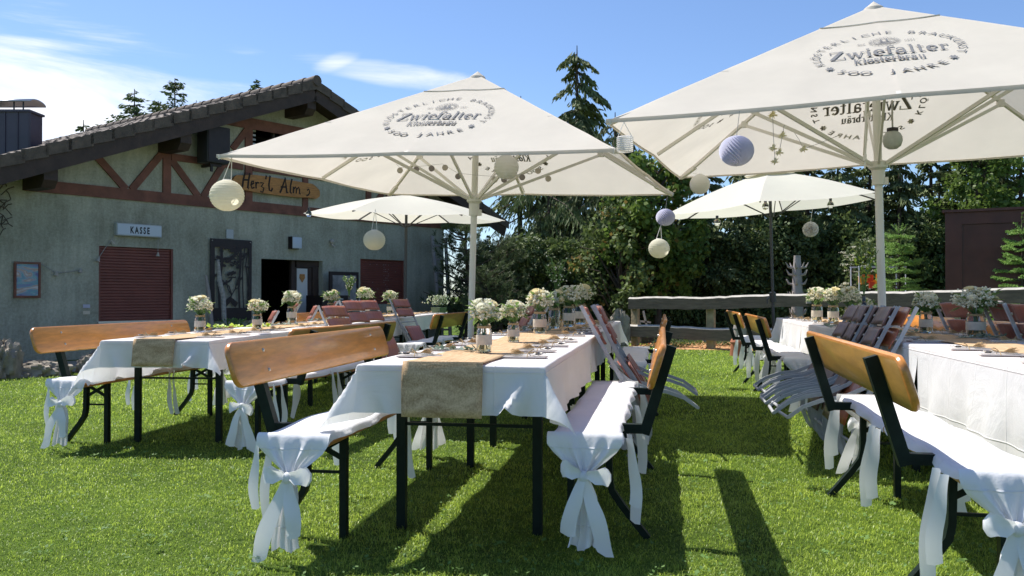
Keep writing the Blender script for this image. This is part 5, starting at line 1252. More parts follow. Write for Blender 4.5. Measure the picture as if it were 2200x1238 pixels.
def rose(m, c, r, q, mi=0):
    for k, (rr, op) in enumerate(((1.0, .95), (.82, .6), (.6, .35), (.36, .15))):
        n = 5; a0 = q.uniform(0, 6)
        for i in range(n):
            a = a0 + i * 2 * PI / n; v = []
            for s in (0, .35, .7, 1.0):
                for w in (-1, 0, 1):
                    ang = a + w * .62 * (.4 + .6 * s); rad = r * rr * (.25 + .75 * math.sin(s * PI * .5)) * (1 + (.12 if s == 1 else 0) * op)
                    zz = -r * .6 + r * 1.35 * s * (1 - op * .25) + (.08 * r if w == 0 else 0)
                    v.append((c[0] + rad * math.cos(ang), c[1] + rad * math.sin(ang), c[2] + zz))
            m.add(v, [(3 * j + i2, 3 * j + i2 + 1, 3 * j + i2 + 4, 3 * j + i2 + 3) for j in range(3) for i2 in range(2)], mi)
def make_vase(seed, kind='jar', roses=7, R0=.085, hgt=.13, band=True, green=.5):
    q = random.Random(seed); t = thing('flower_vase', '', 'vase'); w = .037
    if kind == 'jar':
        pr = [(.001, .002), (w - .004, .002), (w, .008), (w, hgt - .03), (w - .008, hgt - .018), (w - .006, hgt)]
        inner = [(w - .0085, hgt), (w - .0105, hgt - .018), (w - .003, hgt - .032), (w - .003, .010), (w - .006, .006), (.001, .006)]
        MB().lathe(pr + inner, 20).build('jar', 'glass', t, ang=50)
        MB().lathe([(.001, .0075), (w - .008, .0075), (w - .0045, .012), (w - .0045, hgt * .52), (.001, hgt * .52)], 20).build('water', 'water', t)
        if band: MB().open_lathe([(w + .0008, hgt * .28), (w + .0012, hgt * .30), (w + .0012, hgt * .60), (w + .0008, hgt * .62)], 24).build('label_band', 'kraft', t)
        MB().open_lathe([(w - .006, hgt - .02), (w - .003, hgt - .018), (w - .003, hgt - .010), (w - .006, hgt - .008)], 20).build('twine_wrap', 'twine', t)
    ctr = Vector((0, 0, hgt + R0 * .75))
    st = MB(); lf = MB()
    heads = []
    for k in range(roses):
        a = q.uniform(0, 2 * PI); el = q.uniform(.05, 1.35); rr = R0 * q.uniform(.72, .95)
        c = ctr + Vector((rr * math.cos(a) * math.cos(el), rr * math.sin(a) * math.cos(el), rr * math.sin(el) * .95)); heads.append(c)
        st.tube([(q.uniform(-.015, .015), q.uniform(-.015, .015), .015), (c.x * .18, c.y * .18, hgt - .01), tuple(ctr.lerp(c, .7)), tuple(c)], .0022, 5)
    for k, c in enumerate(heads):
        m = MB(); rose(m, (0, 0, 0), q.uniform(.019, .027), q); o = m.build('rose', 'petal_cream' if q.random() < .62 else 'petal_white', t, ang=80, loc=c)
        o.rotation_euler = (-(c.y - ctr.y) / R0 * .9, (c.x - ctr.x) / R0 * .9, 0)
    f = []; fn = []
    m = MB()
    for k in range(430):
        a = q.uniform(0, 2 * PI); el = math.asin(q.uniform(-.45, 1)); rr = R0 * q.uniform(.55, 1.10) * (1 + .22 * math.sin(3 * a + seed) * math.cos(2 * el + seed))
        c = ctr + Vector((rr * math.cos(a) * math.cos(el), rr * math.sin(a) * math.cos(el), rr * math.sin(el) * .85))
        r = q.uniform(.0045, .0085)
        v = [c + Vector(d) * r for d in ((1, 0, 0), (-1, 0, 0), (0, 1, 0), (0, -1, 0), (0, 0, 1), (0, 0, -1))]
        m.add(v, [(0, 2, 4), (2, 1, 4), (1, 3, 4), (3, 0, 4), (2, 0, 5), (1, 2, 5), (3, 1, 5), (0, 3, 5)])
        if k % 6 == 0: st.tube([tuple(Vector((c.x * .1, c.y * .1, hgt - .01))), tuple(c)], .0008, 3)
    m.build('small_blossoms', 'petal_white', t, smooth=False)
    for k in range(int(50 * green) + 16):
        a = q.uniform(0, 2 * PI); el = q.uniform(-.6, .7); L = q.uniform(.03, .06); b = ctr + Vector((math.cos(a), math.sin(a), el)) * (R0 * q.uniform(.45, .8))
        d = Vector((math.cos(a), math.sin(a), el + q.uniform(-.3, .5))).normalized(); sd = d.cross(Vector((0, 0, 1))).normalized() * L * .26; up = Vector((0, 0, .006))
        lf.add([b, b + d * L * .5 + sd + up, b + d * L, b + d * L * .5 - sd + up, b + d * L * .5], [(0, 4, 1), (1, 4, 2), (2, 4, 3), (3, 4, 0)])
    st.build('stems', 'stem', t); lf.build('leaves', 'leaf', t, smooth=False)
    return t
v1 = make_vase(1, roses=7, R0=.064); v2 = make_vase(2, roses=9, R0=.080, green=.8); v3 = make_vase(5, roses=4, R0=.055, band=False, green=.8); v4 = make_vase(9, roses=8, R0=.068, green=.3)
GV = 'glass jars of white flowers on the tables'; fv = {}
def vase(src, px, py, row, label, s=1.0, rz=0.0, sz=None):
    zt = TH + row.z + .012; Y = (H_ - zt) * F_ / (py - Y0_); p = Vector(((px - X0_) / F_ * Y, Y, zt))
    if src.name in fv: o = copy_tree(src, label, p, rz, GV)
    else: fv[src.name] = 1; o = src; o['label'] = label; o['group'] = GV; o.location = p; o.rotation_euler = (0, 0, rz)
    o.scale = (s, s, sz or s); return o
vase(v1, 1040, 758, CR, 'tall glass jar of cream roses and baby\'s breath nearest on the centre runner', 1.0, 0, 1.06)
vase(v2, 1103, 735, CR, 'squat glass jar with white blossoms and trailing green leaf on centre runner', .97, 1, .92)
vase(v4, 1160, 717, CR, 'jar with kraft label and dense white roses, third on the centre runner', 1.3, 2)
vase(v3, 1191, 706, CR, 'small jar of loose white flowers beside the green bottle', 1.4, 2)
vase(v1, 1222, 702, CR, 'jar of white roses right of the green bottle on the centre row', 1.5, 3)
vase(v4, 1247, 697, CR, 'jar of small white blossoms farthest right on the centre row', 1.55, 4)
vase(v2, 430, 713, LR, 'round bouquet of cream roses in clear vase on the near left table', 1.2, 5, 1.15)
vase(v4, 553, 707, LR, 'jar bouquet with white flowers second on the left row', 1.2, 2, 1.1)
vase(v1, 627, 693, LR, 'jar of cream roses in front of red-brown chairs on the left row', 1.5, 1)
vase(v3, 712, 683, LR, 'small cream roses by the orange backrest on the left row', 1.7, 3)
vase(v4, 785, 677, LR, 'white blossoms seen between folded chairs on the left row', 1.8, 1)
vase(v2, 838, 674, LR, 'far jar of white flowers beside the tall folded chair', 1.5, 1)
vase(v2, 2096, 724, RR, 'large white rose bouquet in glass jar on the near right table', 1.6, 2, 1.25)
vase(v1, 1989, 716, RR, 'slim jar with grey-white flowers in front of the orange backrest', 1.25, 0, 1.25)
vase(v1, 1755, 692, RR, 'left of the three far jars on the right row, with round leaves', 1.5, 2)
vase(v4, 1790, 694, RR, 'middle of the three far flower jars on the right row', 1.45, 3)
vase(v2, 1826, 699, RR, 'right of the three far flower jars, beside the dark bottle', 1.35, 4)
vase(v3, 1862, 703, RR, 'small cream flower jar between dark bottle and umbrella pole', 1.1, 4)
def bottle(px, py, row, h, green_h, glassm, label, lush, spread=.12):
    zt = TH + row.z + .012; Y = (H_ - zt) * F_ / (py - Y0_); p = Vector(((px - X0_) / F_ * Y, Y, zt)); q = random.Random(px)
    t = thing('bottle_vase', label, 'vase', p, 0, 'bottles holding tall green sprigs')
    MB().lathe([(.001, 0), (.036, .001), (.037, .01), (.037, h * .52), (.030, h * .62), (.014, h * .78), (.0135, h * .97), (.016, h * .975), (.016, h), (.001, h)], 18).build('bottle', glassm, t)
    MB().tube([(.016, 0, h * .8), (0, .016, h * .8), (-.016, 0, h * .8), (0, -.016, h * .8), (.016, 0, h * .8)], .003, 5).tube([(.016, 0, h * .8), (.03, .0, h * .72)], .002, 5).build('twine_bow', 'twine', t)
    s = MB(); l = MB(); fl = MB()
    for k in range(12):
        a = q.uniform(0, 6.28); sp = q.uniform(.15, 1) * spread; hh = green_h * q.uniform(.6, 1)
        e = Vector((sp * math.cos(a), sp * math.sin(a), h + hh)); mid = Vector((sp * .25 * math.cos(a), sp * .25 * math.sin(a), h + hh * .5))
        s.tube([(0, 0, h - .02), tuple(mid), tuple(e)], .0025, 4)
        for j in range(lush):
            tt = q.uniform(.35, 1); b = Vector((0, 0, h)).lerp(mid, tt * 2) if tt < .5 else mid.lerp(e, tt * 2 - 1)
            d = Vector((q.uniform(-1, 1), q.uniform(-1, 1), q.uniform(-.2, 1))).normalized(); L = q.uniform(.02, .05); sd = d.cross(Vector((.3, .2, 1))).normalized() * L * .3
            l.add([b, b + d * L * .5 + sd, b + d * L, b + d * L * .5 - sd], [(0, 1, 2, 3)])
            if q.random() < .25: fl.ball(b + d * L, .007, 4)
    s.build('stems', 'stem', t); l.build('leaves', 'leaf' if lush > 8 else 'lime_leaf', t, smooth=False); fl.build('small_blossoms', 'petal_white', t)
bottle(1197, 702, CR, .27, .36, 'glass_olive', 'green glass bottle with tall wispy sprigs on the centre row', 12, .16)
bottle(750, 684, LR, .30, .30, 'bottle_dark', 'dark bottle with leafy green sprig on the left row before the doorway', 22, .14)
bottle(1856, 708, RR, .28, .42, 'bottle_dark', 'dark brown bottle with thin yellow-green stalks beside the right umbrella pole', 6, .14)
# planter with white flowers
pz = TH + LR.z + .012; pY = 16.0
t = thing('planter_box', 'small green planter box with white blossoms at the far end of the left row', 'planter', ((943 - 1100) / F_ * pY, pY, pz), .2)
MB().lathe([(.001, 0), (.12, 0), (.15, .10), (.14, .10), (.001, .08)], 4).build('pot', 'green_pot', t, smooth=False)
m = MB(); l = MB(); q = random.Random(4)
for k in range(150):
    a = q.uniform(0, 6.28); r = abs(q.gauss(0, .14)); c = Vector((r * math.cos(a), r * math.sin(a), .15 + q.uniform(0, .16))); m.ball(c, .012, 4)
    d = Vector((q.uniform(-1, 1), q.uniform(-1, 1), q.uniform(0, 1))).normalized() * .05; sd = d.cross(Vector((0, 0, 1))) * .3; l.add([c - d, c + sd, c + d, c - sd], [(0, 1, 2, 3)])
m.build('blossoms', 'petal_white', t); l.build('leaves', 'leaf', t, smooth=False)
# loose greenery on the cloths
def sprig(px, py, row, L, label, matn, n=26, rz=0.0, w=.05):
    zt = TH + row.z + .014; Y = (H_ - zt) * F_ / (py - Y0_); q = random.Random(px); m = MB()
    for k in range(n):
        x = q.uniform(-L / 2, L / 2); d = Vector((q.uniform(-.6, 1), q.choice((-1, 1)) * q.uniform(.4, 1), q.uniform(0, .7))).normalized(); l = q.uniform(.6, 1) * w
        b = Vector((x, .01 * math.sin(x * 20), .006)); sd = d.cross(Vector((0, 0, 1))).normalized() * l * .35
        m.add([b, b + d * l * .5 + sd, b + d * l, b + d * l * .5 - sd], [(0, 1, 2, 3)])
    m.tube([(-L / 2, 0, .004), (-L * .2, -.004, .006), (L * .2, .006, .006), (L / 2, .01, .004)], .002, 4)
    o = m.build('leafy_sprig', matn, None, smooth=False); o.location = ((px - X0_) / F_ * Y, Y, zt); o.rotation_euler = (0, 0, rz)
    tag(o, label, 'sprig', 'loose sprigs lying on the runners')
sprig(2110, 727, RR, .42, 'eucalyptus sprig lying below the large bouquet on the right row', 'eucalyptus', 30, .3)
sprig(1950, 716, RR, .32, 'dark eucalyptus sprig left of the slim jar on the right row', 'eucalyptus', 24, .1)
sprig(975, 754, CR, .30, 'eucalyptus sprig on the runner left of the nearest centre jar', 'eucalyptus', 26, -.5)
sprig(515, 704, LR, .55, 'bright lime green leaves on the left row behind the white flower jar', 'lime_leaf', 46, .4, .075)
sprig(1175, 712, CR, .4, 'dusty green sprig lying before the small jars on the centre row', 'eucalyptus', 24, .2)
sprig(600, 699, LR, .4, 'pale sprig on the left row next to the cream rose jar', 'eucalyptus', 24, .2)
sprig(690, 688, LR, .6, 'long grey-green sprig on the left row beside folded chairs', 'eucalyptus', 36, 1.2)
sprig(1780, 703, RR, .6, 'grey-green sprig before the three far jars of the right row', 'eucalyptus', 36, 1.3)
# ================================================================ UMBRELLAS WITH PRINT, LANTERNS
def logo(M, z):
    """round brewery print, centred, about 1.25 m wide, in the plane of M at offset z"""
    m = MB()
    s1, _ = strokes('Zwiefalter', .01, -.065, .155, .93, .0); s2, _ = strokes('Klosterbräu', .0, -.185, .095, .80)
    stroke_mesh(m, s1 + s2, M, z)
    ring = []
    def ringtext(s, a0, a1, r, size, inside=False):
        A = [a0 + (a1 - a0) * k / 300 for k in range(301)]; Pp = [(r[0] * math.cos(R(a)), r[1] * math.sin(R(a)) * 1.32) for a in A]
        cum = [0]
        for p, q_ in zip(Pp, Pp[1:]): cum.append(cum[-1] + math.hypot(p[0] - q_[0], p[1] - q_[1]))
        n = len(s)
        for k, ch in enumerate(s):
            if ch == ' ': continue
            d = cum[-1] * k / (n - 1); i = min(range(301), key=lambda j: abs(cum[j] - d)); i0, i1 = max(0, i - 3), min(300, i + 3)
            th = math.atan2(Pp[i1][1] - Pp[i0][1], Pp[i1][0] - Pp[i0][0])
            v, f = text_polys(ch, size, 0, -size * .35, size * .006, 1.15)
            vv = [(Pp[i][0] + x * math.cos(th) - y * math.sin(th), (Pp[i][1] + x * math.sin(th) + y * math.cos(th)) / 1.32) for x, y in v]
            m.add([M @ Vector((x, y, z)) for x, y in vv], f)
    ringtext('KLÖSTERLICHE BRAUKUNST', 198, -18, (.53, .37), .092)
    ringtext('5OO JAHRE', 229, 311, (.53, .375), .095, True)
    for a in (215, 325):
        for q in range(3): # small star
            c = (.53 * math.cos(R(a)), .37 * math.sin(R(a))); d = (math.cos(R(60 * q)) * .03, math.sin(R(60 * q)) * .03)
            stroke_mesh(m, [([(c[0] - d[0], c[1] - d[1]), (c[0] + d[0], c[1] + d[1])], .016)], M, z)
    # abbey emblem: wreath, two towers, boat-shaped hill, 'Seit 1521'
    E = []
    for k in range(22):
        a = 2 * PI * k / 22; c = (.105 * math.cos(a), .19 + .066 * math.sin(a)); E.append((arc(c[0], c[1], .015, .012, 0, 300, 6), .0035))
    E.append((arc(0, .19, .082, .048, 0, 360, 28), .005))
    for dx in (-.025, .02): E += [([(dx, .185), (dx, .215)], .018), ([(dx, .215), (dx, .232)], .008)]
    E += [([(-.05, .183), (.05, .184)], .010), ([(-.07, .170), (0, .163), (.072, .171)], .009), ([(-.055, .155), (.055, .155)], .005)]
    stroke_mesh(m, E, M, z)
    for s, x in (('Seit', -.18), ('1521', .18)):
        v, f = text_polys(s, .042, 0, 0, 0); m.add([M @ Vector((x + a + b * .3, .17 + b, z)) for a, b in v], f)
    return m

def big_umbrella(q, Wd, label, phases, detail):
    xc, yc, zr, rot, tx, ty, rise = q
    c, s = math.cos(rot), math.sin(rot); u = Vector((c, -s, tx)).normalized(); v = Vector((s, c, ty)); n = u.cross(v).normalized(); v = n.cross(u)
    t = thing('market_umbrella', label, 'umbrella', (0, 0, 0), 0, 'large square cream umbrellas')
    Mw = Matrix((u, v, n)).transposed().to_4x4(); Mw.translation = Vector((xc, yc, zr)); t.matrix_world = Mw
    h = Wd / 2
    # canopy: four panels slightly sagging between the ribs, open edge
    m = MB(); NN = 24
    def sag(a, b): # a,b in -1..1
        r = max(abs(a), abs(b)); th = min(abs(a), abs(b)) / (r + 1e-6)
        z = rise * (1 - r)
        z += -.022 * 1.5 * (1 - (2 * th - 1) ** 2) * r * (1 - .6 * r)
        return z - (.02 * (1 - th ** 2) * r ** 6 * 0)
    def P(i, j):
        a = i / NN * 2 - 1; b = j / NN * 2 - 1; r = max(abs(a), abs(b)); th = min(abs(a), abs(b)) / (r + 1e-6)
        e = 1 - .012 * (1 - th) * r          # edge bows inward a little
        return (a * h * (e if abs(a) == r else 1), b * h * (e if abs(b) == r else 1), sag(a, b) + .004 * math.sin(a * 17 + phases) * math.sin(b * 13) * r)
    V = [P(i, j) for j in range(NN + 1) for i in range(NN + 1)]; Fc = []
    for j in range(NN):
        for i in range(NN):
            a, b, c_, d = j * (NN + 1) + i, j * (NN + 1) + i + 1, (j + 1) * (NN + 1) + i + 1, (j + 1) * (NN + 1) + i
            ci, cj = i + .5 - NN / 2, j + .5 - NN / 2
            Fc += [(a, b, c_), (a, c_, d)] if ci * cj > 0 else [(a, b, d), (b, c_, d)]
    m.add(V, Fc)
    can = m.build('canopy', 'canopy', t, ang=14)
    # hemmed edge and top cap seam
    e = MB(); k = .23
    for (x0, y0), (x1, y1) in (((-1, -1), (1, -1)), ((1, -1), (1, 1)), ((1, 1), (-1, 1)), ((-1, 1), (-1, -1))):
        pts = []
        for w in range(0, 13):
            a = x0 + (x1 - x0) * w / 12; b = y0 + (y1 - y0) * w / 12; r = k
            pts.append((a * h * r, b * h * r, sag(a * r, b * r) + .006))
        e.path(pts, .012, .003)
    e.build('cap_seam', 'strap', can)
    e = MB()
    for (x0, y0), (x1, y1) in (((-1, -1), (1, -1)), ((1, -1), (1, 1)), ((1, 1), (-1, 1)), ((-1, 1), (-1, -1))):
        pts = []
        for w in range(0, 25):
            a = x0 + (x1 - x0) * w / 24; b = y0 + (y1 - y0) * w / 24; th = min(abs(a), abs(b)); ee = 1 - .012 * (1 - th)
            pts.append((a * h * (ee if abs(a) == 1 else 1), b * h * (ee if abs(b) == 1 else 1), sag(a, b) + .001))
        e.path(pts, .004, .028)
    e.build('hem', 'canopy', can)
    e = MB().lathe([(.001, .05), (.05, .012), (.075, -.005), (.09, -.05)], 16, (0, 0, rise - .015)); e.build('finial', 'canopy', t)
    ang = math.atan2(rise, h)
    for kx, ky in ((0, -1), (-1, 0), (0, 1), (1, 0)):
        out = Vector((kx, ky, 0)); side = Vector((-ky, kx, 0)); upv = (-out * math.cos(ang) + Vector((0, 0, 1)) * math.sin(ang)); nn = side.cross(upv)
        if nn.z < 0: nn = -nn
        side2 = upv.cross(nn)
        fr = .575; r0 = fr
        cpt = out * (h * fr) + Vector((0, 0, sag(fr * (kx or 0), fr * (ky or 0))))
        Mp = Matrix((side2 * .90, upv * 1.20, nn)).transposed().to_4x4(); Mp.translation = cpt + upv * .0
        def onsurf(mm, off):   # lay the print on the sagging cloth
            vv = []
            for p in mm.v:
                a, b = p[0] / h, p[1] / h; vv.append((p[0], p[1], sag(a, b) + off))
            mm.v = vv; return mm
        flat = logo(Mp, 0.0)
        onsurf(flat, .007).build('printed_logo', 'print', can, smooth=False)
        flat2 = MB(); flat2.v = [(p[0], p[1], p[2] - .012) for p in flat.v]; flat2.f = flat.f; flat2.m = flat.m
        flat2.build('printed_logo', 'print_under', can, smooth=False)
    # ribs and struts
    zh = -.21; 
    for kx, ky in ((1, 1), (1, -1), (-1, 1), (-1, -1), (1, 0), (-1, 0), (0, 1), (0, -1)):
        dg = kx and ky; en = .985 if dg else .97
        r = MB(); pts = [(kx * h * w, ky * h * w, sag(w * kx, w * ky) - .028) for w in (.02, .25, .5, .75, en)]
        r.path(pts, .028, .028)
        if dg: r.path([(kx * h * .90, ky * h * .90, sag(.9, .9) - .035), (kx * h * .995, ky * h * .995, -.010)], .045, .035)
        rb = r.build('rib', 'alu', t)
        w = .60; s_ = MB(); s_.path([(kx * .06, ky * .06, zh), (kx * h * w, ky * h * w, sag(w * kx, w * ky) - .055)], .018, .028)
        s_.box(kx * h * w - .03, kx * h * w + .03, ky * h * w - .03, ky * h * w + .03, sag(w * kx, w * ky) - .075, sag(w * kx, w * ky) - .015)
        s_.build('strut', 'alu', rb)
    pl = MB().tube([(0, 0, rise - .02), (0, 0, -zr - .05)], .032, 18); pl.build('pole', 'alu', t)
    hb = MB().lathe([(.036, -.14), (.05, -.14), (.052, -.02), (.075, 0), (.075, .05), (.04, .06), (.036, .06)], 20, (0, 0, zh - .03)).box(.03, .075, -.02, .02, zh - .17, zh - .11).build('hub', 'alu', t)
    return t, Mw
U1, MU1 = big_umbrella((-.369, 8.795, 2.234, .297, -.034, .017, 1.018), 3.5, 'large square cream umbrella with printed brewery logo above the centre row', .3, 1)
U2, MU2 = big_umbrella((3.00, 7.25, 2.345, .322, .024, .024, 1.09), 3.72, 'larger looking cream umbrella with printed logo cut by the right edge', 1.7, 1)
# strap hanging over the right rim of the first umbrella
t = MB(); p = at(1215, 262, 8.3); t.path([p, at(1200, 285, 8.25), at(1190, 318, 8.2)], .03, .008).path([at(1212, 270, 8.28), at(1205, 290, 8.2), at(1193, 312, 8.15)], .012, .006)
tag(t.build('tie_strap', 'strap', None), 'white tie strap lying on the front slope of the cream umbrella', 'strap')
sl_ = MB().path([at(1120, 395, 9.2), at(1127, 413, 9.2)], .02, .008); tag(sl_.build('tie_strap', 'strap', None), 'short pale strap hanging beneath the first umbrella by the pole', 'strap')
sl_ = MB().path([at(1862, 200, 6.9), at(1861, 300, 6.9), at(1859, 362, 6.9)], .018, .008).path([at(1859, 332, 6.88), at(1859, 345, 6.88)], .06, .006); tag(sl_.build('tie_strap', 'strap', None), 'long strap with paper tag beside the pole of the right umbrella', 'strap')

def small_umbrella(cx, cy, zr, rad, rise, tiltv, pole_bot, label, n=6, vent=False, phase=0.0):
    t = thing('garden_umbrella', label, 'umbrella', (0, 0, 0), 0, 'small pale garden umbrellas on dark poles')
    O = Vector((cx, cy, zr)); nrm = Vector(tiltv).normalized(); u = Vector((1, 0, 0)); u = (u - nrm * u.dot(nrm)).normalized(); v = nrm.cross(u)
    Mw = Matrix((u, v, nrm)).transposed().to_4x4(); Mw.translation = O; t.matrix_world = Mw
    m = MB(); seg = 8; rings = 10
    def P(i, j, r0=0.0, up=0.0, r1=1.0):
        a = 2 * PI * i / (n * seg) + phase; w = ((i % seg) / seg); r = r0 + (r1 - r0) * j / rings
        mid = 1 - (2 * w - 1) ** 2
        rr = rad * r * math.cos(PI / n) / math.cos((w - .5) * 2 * PI / n)
        return (rr * math.cos(a), rr * math.sin(a), rise * (1 - r) ** 1.08 - .035 * mid * r + .05 * math.sin(PI * r) + up)
    V = [P(i, j) for j in range(rings + 1) for i in range(n * seg)]; N_ = n * seg
    m.add(V, [(j * N_ + i, j * N_ + (i + 1) % N_, (j + 1) * N_ + (i + 1) % N_, (j + 1) * N_ + i) for j in range(rings) for i in range(N_)])
    can = m.build('canopy', 'canopy_pale', t, ang=12)
    if vent:
        m = MB(); V = [P(i, j, 0, .045, .24) for j in range(rings + 1) for i in range(n * seg)]
        m.add(V, [(j * N_ + i, j * N_ + (i + 1) % N_, (j + 1) * N_ + (i + 1) % N_, (j + 1) * N_ + i) for j in range(rings) for i in range(N_)]); m.build('vent', 'canopy_pale', can, ang=15, solid=.0015)
    for k in range(n):
        a = 2 * PI * k / n + phase; c, s = math.cos(a), math.sin(a)
        r = MB().path([(c * rad * w, s * rad * w, rise * (1 - w) ** 1.08 + .05 * math.sin(PI * w) - .02) for w in (.02, .3, .6, .98)], .014, .018)
        r.path([(c * .03, s * .03, -.15), (c * rad * .5, s * rad * .5, rise * .47 + .02)], .012, .012); r.build('rib', 'dark_pole', t)
    Mi = Mw.inverted(); b = Mi @ Vector(pole_bot)
    top = Vector((0, 0, rise)); d = (b - top)
    cr = top + d * .63
    MB().tube([tuple(top), tuple(b)], .021, 14).build('pole', 'dark_pole', t)
    MB().ball(tuple(top + Vector((0, 0, .06))), .03, 6).build('finial', 'dark_pole', t)
    k = MB().lathe([(.024, -.07), (.045, -.065), (.048, .065), (.024, .08)], 12, tuple(cr)).bar(cr + Vector((-.04, -.02, .02)), cr + Vector((-.09, -.03, -.02)), .015, .015).bar(cr + Vector((-.09, -.03, -.02)), cr + Vector((-.09, -.03, -.08)), .015, .015)
    k.build('crank', 'dark_pole', t)
    return t
pa = at(866, 440, 13.6); 
small_umbrella((872 - 1100) / F_ * 13.2, 13.2, 2.235, 1.50, .33, (.03, -.035, 1), ((869 - 1100) / F_ * 13.2, 13.2, -.05), 'small cream umbrella on dark pole in front of the house', 6, False, R(8))
small_umbrella((1660 - 1100) / F_ * 12.3, 12.3, 2.30, 1.56, .50, (-.085, -.02, 1), ((1664 - 1100) / F_ * 12.3, 12.3, 0), 'pale yellow umbrella with vent on dark pole before the fence', 6, True, R(8))

# ---------------------------------------------------------------- lanterns and paper balls
GLN = 'paper decorations hanging from the umbrellas'
def round_lantern(px, py, Y, r, top, label, ribs=14, mt='lantern', sq=.92, strings=2):
    c = at(px, py, Y); t = thing('paper_lantern', label, 'lantern', c, 0, GLN)
    prof = []; n = 56
    for i in range(n + 1):
        a = R(14) + (PI - R(28)) * i / n; w = 1 - .030 * abs(math.sin(i * ribs * PI / n))
        prof.append((r * math.sin(a) * w, -r * sq * math.cos(a)))
    MB().open_lathe(prof, 32).build('shade', mt, t, ang=80)
    z1 = prof[-1][1]; rr = prof[-1][0]
    MB().open_lathe([(rr, z1 - .006), (rr + .004, z1), (rr, z1 + .006)], 20).build('ring', 'paper_white', t)
    h = at(top[0], top[1], Y) - c; s = MB()
    for k in ((-1, 1) if strings == 2 else (0,)): s.tube([(rr * k, 0, z1), (h.x, h.y, h.z)], .004 if strings == 2 else .002, 5)
    s.build('string', 'paper_white', t)
    return t
round_lantern(487, 420, 7.75, .15, (497, 338), 'cream round paper lantern hanging from the left tip of the first umbrella')
round_lantern(804, 516, 11.9, .15, (806, 450), 'cream round lantern hanging under the small umbrella before the house')
round_lantern(1088, 359, 7.6, .108, (1096, 322), 'white ribbed paper ball under the front edge of the first umbrella', 10, 'paper_white', 1.0, 1)
round_lantern(1416, 534, 10.6, .128, (1420, 484), 'cream lantern hanging below a small honeycomb ball', 14)
round_lantern(1504, 396, 9.0, .104, (1490, 372), 'plain white paper ball behind the far corner of the right umbrella', 16, 'paper_white', .98, 1)
def honeycomb(px, py, Y, r, top, mt, label):
    c = at(px, py, Y); t = thing('honeycomb_ball', label, 'paper ball', c, 0, GLN)
    m = MB(); n = 22; L = 22
    def fn(u, v):
        a = 2 * PI * u; el = PI * (.03 + .94 * v); k = int(round(u * 2 * n)); row = int(round(v * L))
        rr = r * math.sin(el) * (1 + .13 * (1 if (k + row) % 2 == 0 else -1)); off = (.5 if row % 2 else 0) * 0
        return (rr * math.cos(a), rr * math.sin(a), -r * math.cos(el))
    m.grid(fn, 2 * n, L); m.build('paper', mt, t, smooth=False)
    h = at(top[0], top[1], Y) - c; MB().tube([(0, 0, r * .9), tuple(h)], .002, 4).build('string', 'wire', t)
honeycomb(1583, 324, 5.6, .097, (1590, 238), 'paper_lilac', 'lavender honeycomb paper ball under the right umbrella')
honeycomb(1430, 467, 10.6, .102, (1434, 422), 'paper_lilac', 'small pale lilac honeycomb ball above a cream lantern')
# accordion lantern
c = at(1343, 310, 5.6); t = thing('paper_lantern', 'white pleated cylinder lantern at the left tip of the right umbrella', 'lantern', c, 0, GLN)
prof = [(.049 + (.006 if k % 2 else -.002), -.048 + .096 * k / 16) for k in range(17)]
MB().open_lathe(prof, 24).build('shade', 'paper_white', t, ang=80)
h = at(1341, 262, 5.6) - c; MB().tube([(-.045, 0, .048), tuple(h)], .002, 4).tube([(.045, 0, .048), tuple(h)], .002, 4).build('string', 'paper_white', t)
# pompom
c = at(1742, 493, 11.4); t = thing('paper_pompom', 'white tissue paper pompom hanging from the pale yellow umbrella', 'pompom', c, 0, GLN); m = MB(); q = random.Random(3)
for k in range(300):
    d = Vector((q.gauss(0, 1), q.gauss(0, 1), q.gauss(0, 1))).normalized(); a = d.cross(Vector((q.gauss(0, 1), q.gauss(0, 1), q.gauss(0, 1)))).normalized() * .036; b = d.cross(a).normalized() * .03; R_ = .095
    m.add([d * R_ * .55 - a * .5, d * R_ - a + b * .4, d * R_ * 1.03, d * R_ + a - b * .4, d * R_ * .55 + a * .5], [(0, 1, 2), (0, 2, 4), (2, 3, 4)])
m.ball((0, 0, 0), .082, 8); m.build('paper', 'paper_white', t, smooth=False); h = at(1746, 450, 11.4) - c; MB().tube([(0, 0, .09), tuple(h)], .003, 4).build('string', 'paper_white', t)
# glass lantern by the second pole
c = at(1919, 300, 6.2); t = thing('glass_lantern', 'round clear glass lantern hanging beside the right umbrella pole', 'lantern', c, 0)
MB().lathe([(.001, -.068), (.03, -.064), (.055, -.045), (.067, -.01), (.064, .02), (.05, .045), (.034, .058), (.034, .07)], 24).build('globe', 'glass_frost', t)
MB().lathe([(.036, .058), (.038, .06), (.038, .082), (.001, .09)], 16).build('lid', 'black_metal', t); h = at(1918, 215, 6.2) - c
MB().tube([(0, 0, .085), tuple(h)], .006, 6).build('chain', 'wire', t)
